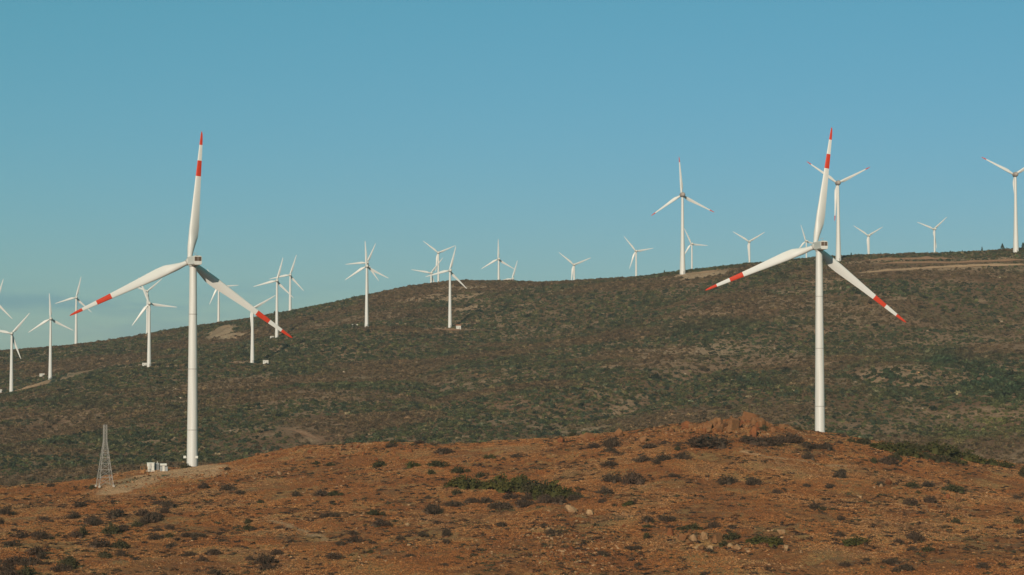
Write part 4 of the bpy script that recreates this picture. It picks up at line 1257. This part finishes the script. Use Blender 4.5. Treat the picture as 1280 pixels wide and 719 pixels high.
LEFT = [(100, 631, 18, 7), (93, 644, 20, 8), (145, 641, 26, 11), (120, 652, 22, 9), (115, 650, 18, 8), (95, 668, 16, 10), (104, 664, 14, 9), (138, 662, 26, 13), (152, 660, 16, 10), (180, 640, 22, 11), (190, 648, 26, 11), (178, 652, 16, 9), (196, 645, 18, 8), (210, 630, 18, 11), (206, 638, 14, 9), (212, 658, 11, 8), (170, 655, 14, 9), (50, 667, 24, 11), (28, 668, 20, 11), (15, 678, 20, 9), (45, 690, 22, 11), (20, 700, 26, 13), (38, 702, 24, 12), (8, 708, 22, 13), (30, 715, 24, 10), (52, 695, 14, 10), (6, 638, 16, 11), (2, 652, 8, 8), (78, 710, 22, 9), (88, 699, 14, 7), (131, 692, 16, 10), (152, 692, 12, 8), (150, 681, 22, 9), (215, 681, 14, 8), (248, 668, 18, 9), (232, 668, 12, 7), (267, 690, 16, 8), (285, 610, 16, 8), (255, 607, 14, 8), (310, 660, 12, 8), (310, 652, 9, 6), (253, 698, 12, 8), (270, 715, 18, 8), (312, 698, 10, 6)]
for name_, y0, y1 in (('upper', 0, 641), ('second', 641, 656), ('middle', 656, 672), ('fourth', 672, 696), ('bottom', 696, 800)):
    for nth, px, py, w_, h_ in ranked([q for q in LEFT if y0 <= q[1] < y1]):
        px_bush(px, py, w_, h_, random.choice('dddo'), '%s dark bush from the left in the %s row of the left slope' % (nth, name_), 'dark bushes on the left slope')
pts = world_pts_near(900, 57, 408, 690, 26, .52)
for x, y in pts:
    if NBUSH[0] >= 300: break
    px, py = project(x, y, h1(x, y))
    if not -5 < px < 1285: continue
    lr = ['far left', 'left', 'middle', 'right', 'far right'][min(4, max(0, int(px / 256)))]
    ud = 'upper' if py < 585 else ('middle' if py < 635 else ('lower' if py < 680 else 'bottom'))
    sz = random.uniform(1.2, 2.6) if random.random() > .2 else random.uniform(2.6, 4.2)
    kd = random.choice('ddddo')
    lab = '%s %s bush scattered on the %s, %s part of the brown slope' % ('wide' if sz > 2.6 else 'small', 'dark brown' if kd == 'd' else 'dull olive', ud, lr)
    bush(Vector((x, y, 0)), sz, sz * random.uniform(.34, .55), kd, lab, 'scattered bushes, %s %s' % (ud, lr))
print('bushes', NBUSH[0])
foreground_cover()

# ------------------------------------------------------------------ small pines on the far skyline
def pine_mesh(seed):
    r_ = np.random.default_rng(seed); V, Fc = [], []
    for i in range(220):
        h_ = r_.random() ** .8; rad = (1 - h_) * .30 * r_.uniform(.5, 1.1) + .02
        a = r_.uniform(0, 6.28); c = np.array([rad * math.cos(a), rad * math.sin(a), .14 + .86 * h_])
        u = r_.standard_normal(3); u /= np.linalg.norm(u); v = np.cross(u, r_.standard_normal(3)); v /= np.linalg.norm(v)
        s = .07 * r_.uniform(.6, 1.3); o_ = len(V)
        V += [c + u * s, c - u * s * .5 + v * s, c - u * s * .5 - v * s]; Fc.append((o_, o_ + 1, o_ + 2))
    return mesh_np('crown', np.array(V), np.array(Fc), M_PINE)
PINES = [pine_mesh(k) for k in range(3)]
tk = MB(); tk.rings([[(r_ * math.cos(j), r_ * math.sin(j), z_) for j in (0, 1.05, 2.1, 3.15, 4.2, 5.25)] for r_, z_ in ((.035, -.05), (.025, .4), (.006, .95))])
TRUNK = tk.mesh('trunk', M_BARK)
for i, (px, py, hp, wk, lab) in enumerate([(1253, 314, 8.5, 1.25, 'dark pine on the skyline left of the tower at the right edge'), (1227.5, 314, 6, .9, 'small pine on the skyline, second left of the edge tower'),
                                       (1279, 315, 9, 1.3, 'dark pine cut by the right picture edge behind the tall tower'), (1064, 320.5, 4.5, 1.1, 'tiny pine just right of the middle tall tower'), (1101, 319, 3.5, 1.2, 'tiny pine below the far turbine right of the tall tower'),
                                       (1203, 315.5, 3.5, 1.1, 'tiny pine on the right skyline between turbines'), (830.5, 343.5, 5, 1.0, 'small dark pine on the crest left of the tall grey-nacelle turbine'), (1270.5, 314.5, 5, 1.1, 'low dark pine behind the tall tower at the right edge')]):
    Y = 2085 if px > 900 else 2105
    p = at(px, py, Y); h_ = hp * Y / F
    root = empty('pine_tree', (p.x, p.y, h1(p.x, p.y) - .2), i * 1.3)
    tag(root, lab, 'tree', 'small pines on the far skyline')
    kid('crown', PINES[i % 3], root, scale=(h_ * wk, h_ * wk, h_ * 1.05)); kid('trunk', TRUNK, root, scale=(h_, h_, h_))

# pale boulder on the far slope and white stones along the upper road
def far_rock(px, py, wpx, hpx, label, group=None, kind='p'):
    p = far_hit(px, py); s = p.y / F
    o = bpy.data.objects.new('boulder', random.choice(ROCKS[kind])); o.scale = (wpx * s, wpx * s * .8, hpx * s * 1.3)
    o.rotation_euler = (.1, .1, random.uniform(0, 6)); o.location = (p.x, p.y, p.z + hpx * s * .3); link(o)
    tag(o, label, 'boulder', group)
far_rock(1148, 468, 7, 5.5, 'pale boulder standing out on the far right slope')
far_rock(1136, 465, 5, 3, 'smaller pale rock left of the boulder on the far right slope')
for wk_, (px, py) in enumerate([(1168, 336.5), (1173, 336), (1195, 335), (1199, 334.5), (1208, 334), (1213, 333.5), (1218, 333.5), (1228, 333)]):
    far_rock(px, py, random.uniform(3, 5), random.uniform(1.5, 2.2), '%s whitish rock from the left in the bank of the upper right road' % ORD[wk_], 'whitish rocks along the upper road')

# ------------------------------------------------------------------ haze
def haze():
    m = MB(); m.box((0, 6900, 0), (38200, 14400, 1)); V = m.v
    zlo, zhi = CAM.z - 132, CAM.z + 190
    m.v = [(x, y, zlo if z < 0 else zhi) for x, y, z in V]
    mt = bpy.data.materials.new('thin_air_haze'); mt.use_nodes = True
    t = mt.node_tree; t.nodes.clear()
    v = t.nodes.new('ShaderNodeVolumePrincipled'); v.inputs['Density'].default_value = 0.000042
    v.inputs['Color'].default_value = (0.86, 0.93, 1.0, 1); v.inputs['Anisotropy'].default_value = 0.0
    o_ = t.nodes.new('ShaderNodeOutputMaterial'); t.links.new(v.outputs[0], o_.inputs['Volume'])
    tag(m.obj('haze', mt), kind='stuff')
haze()
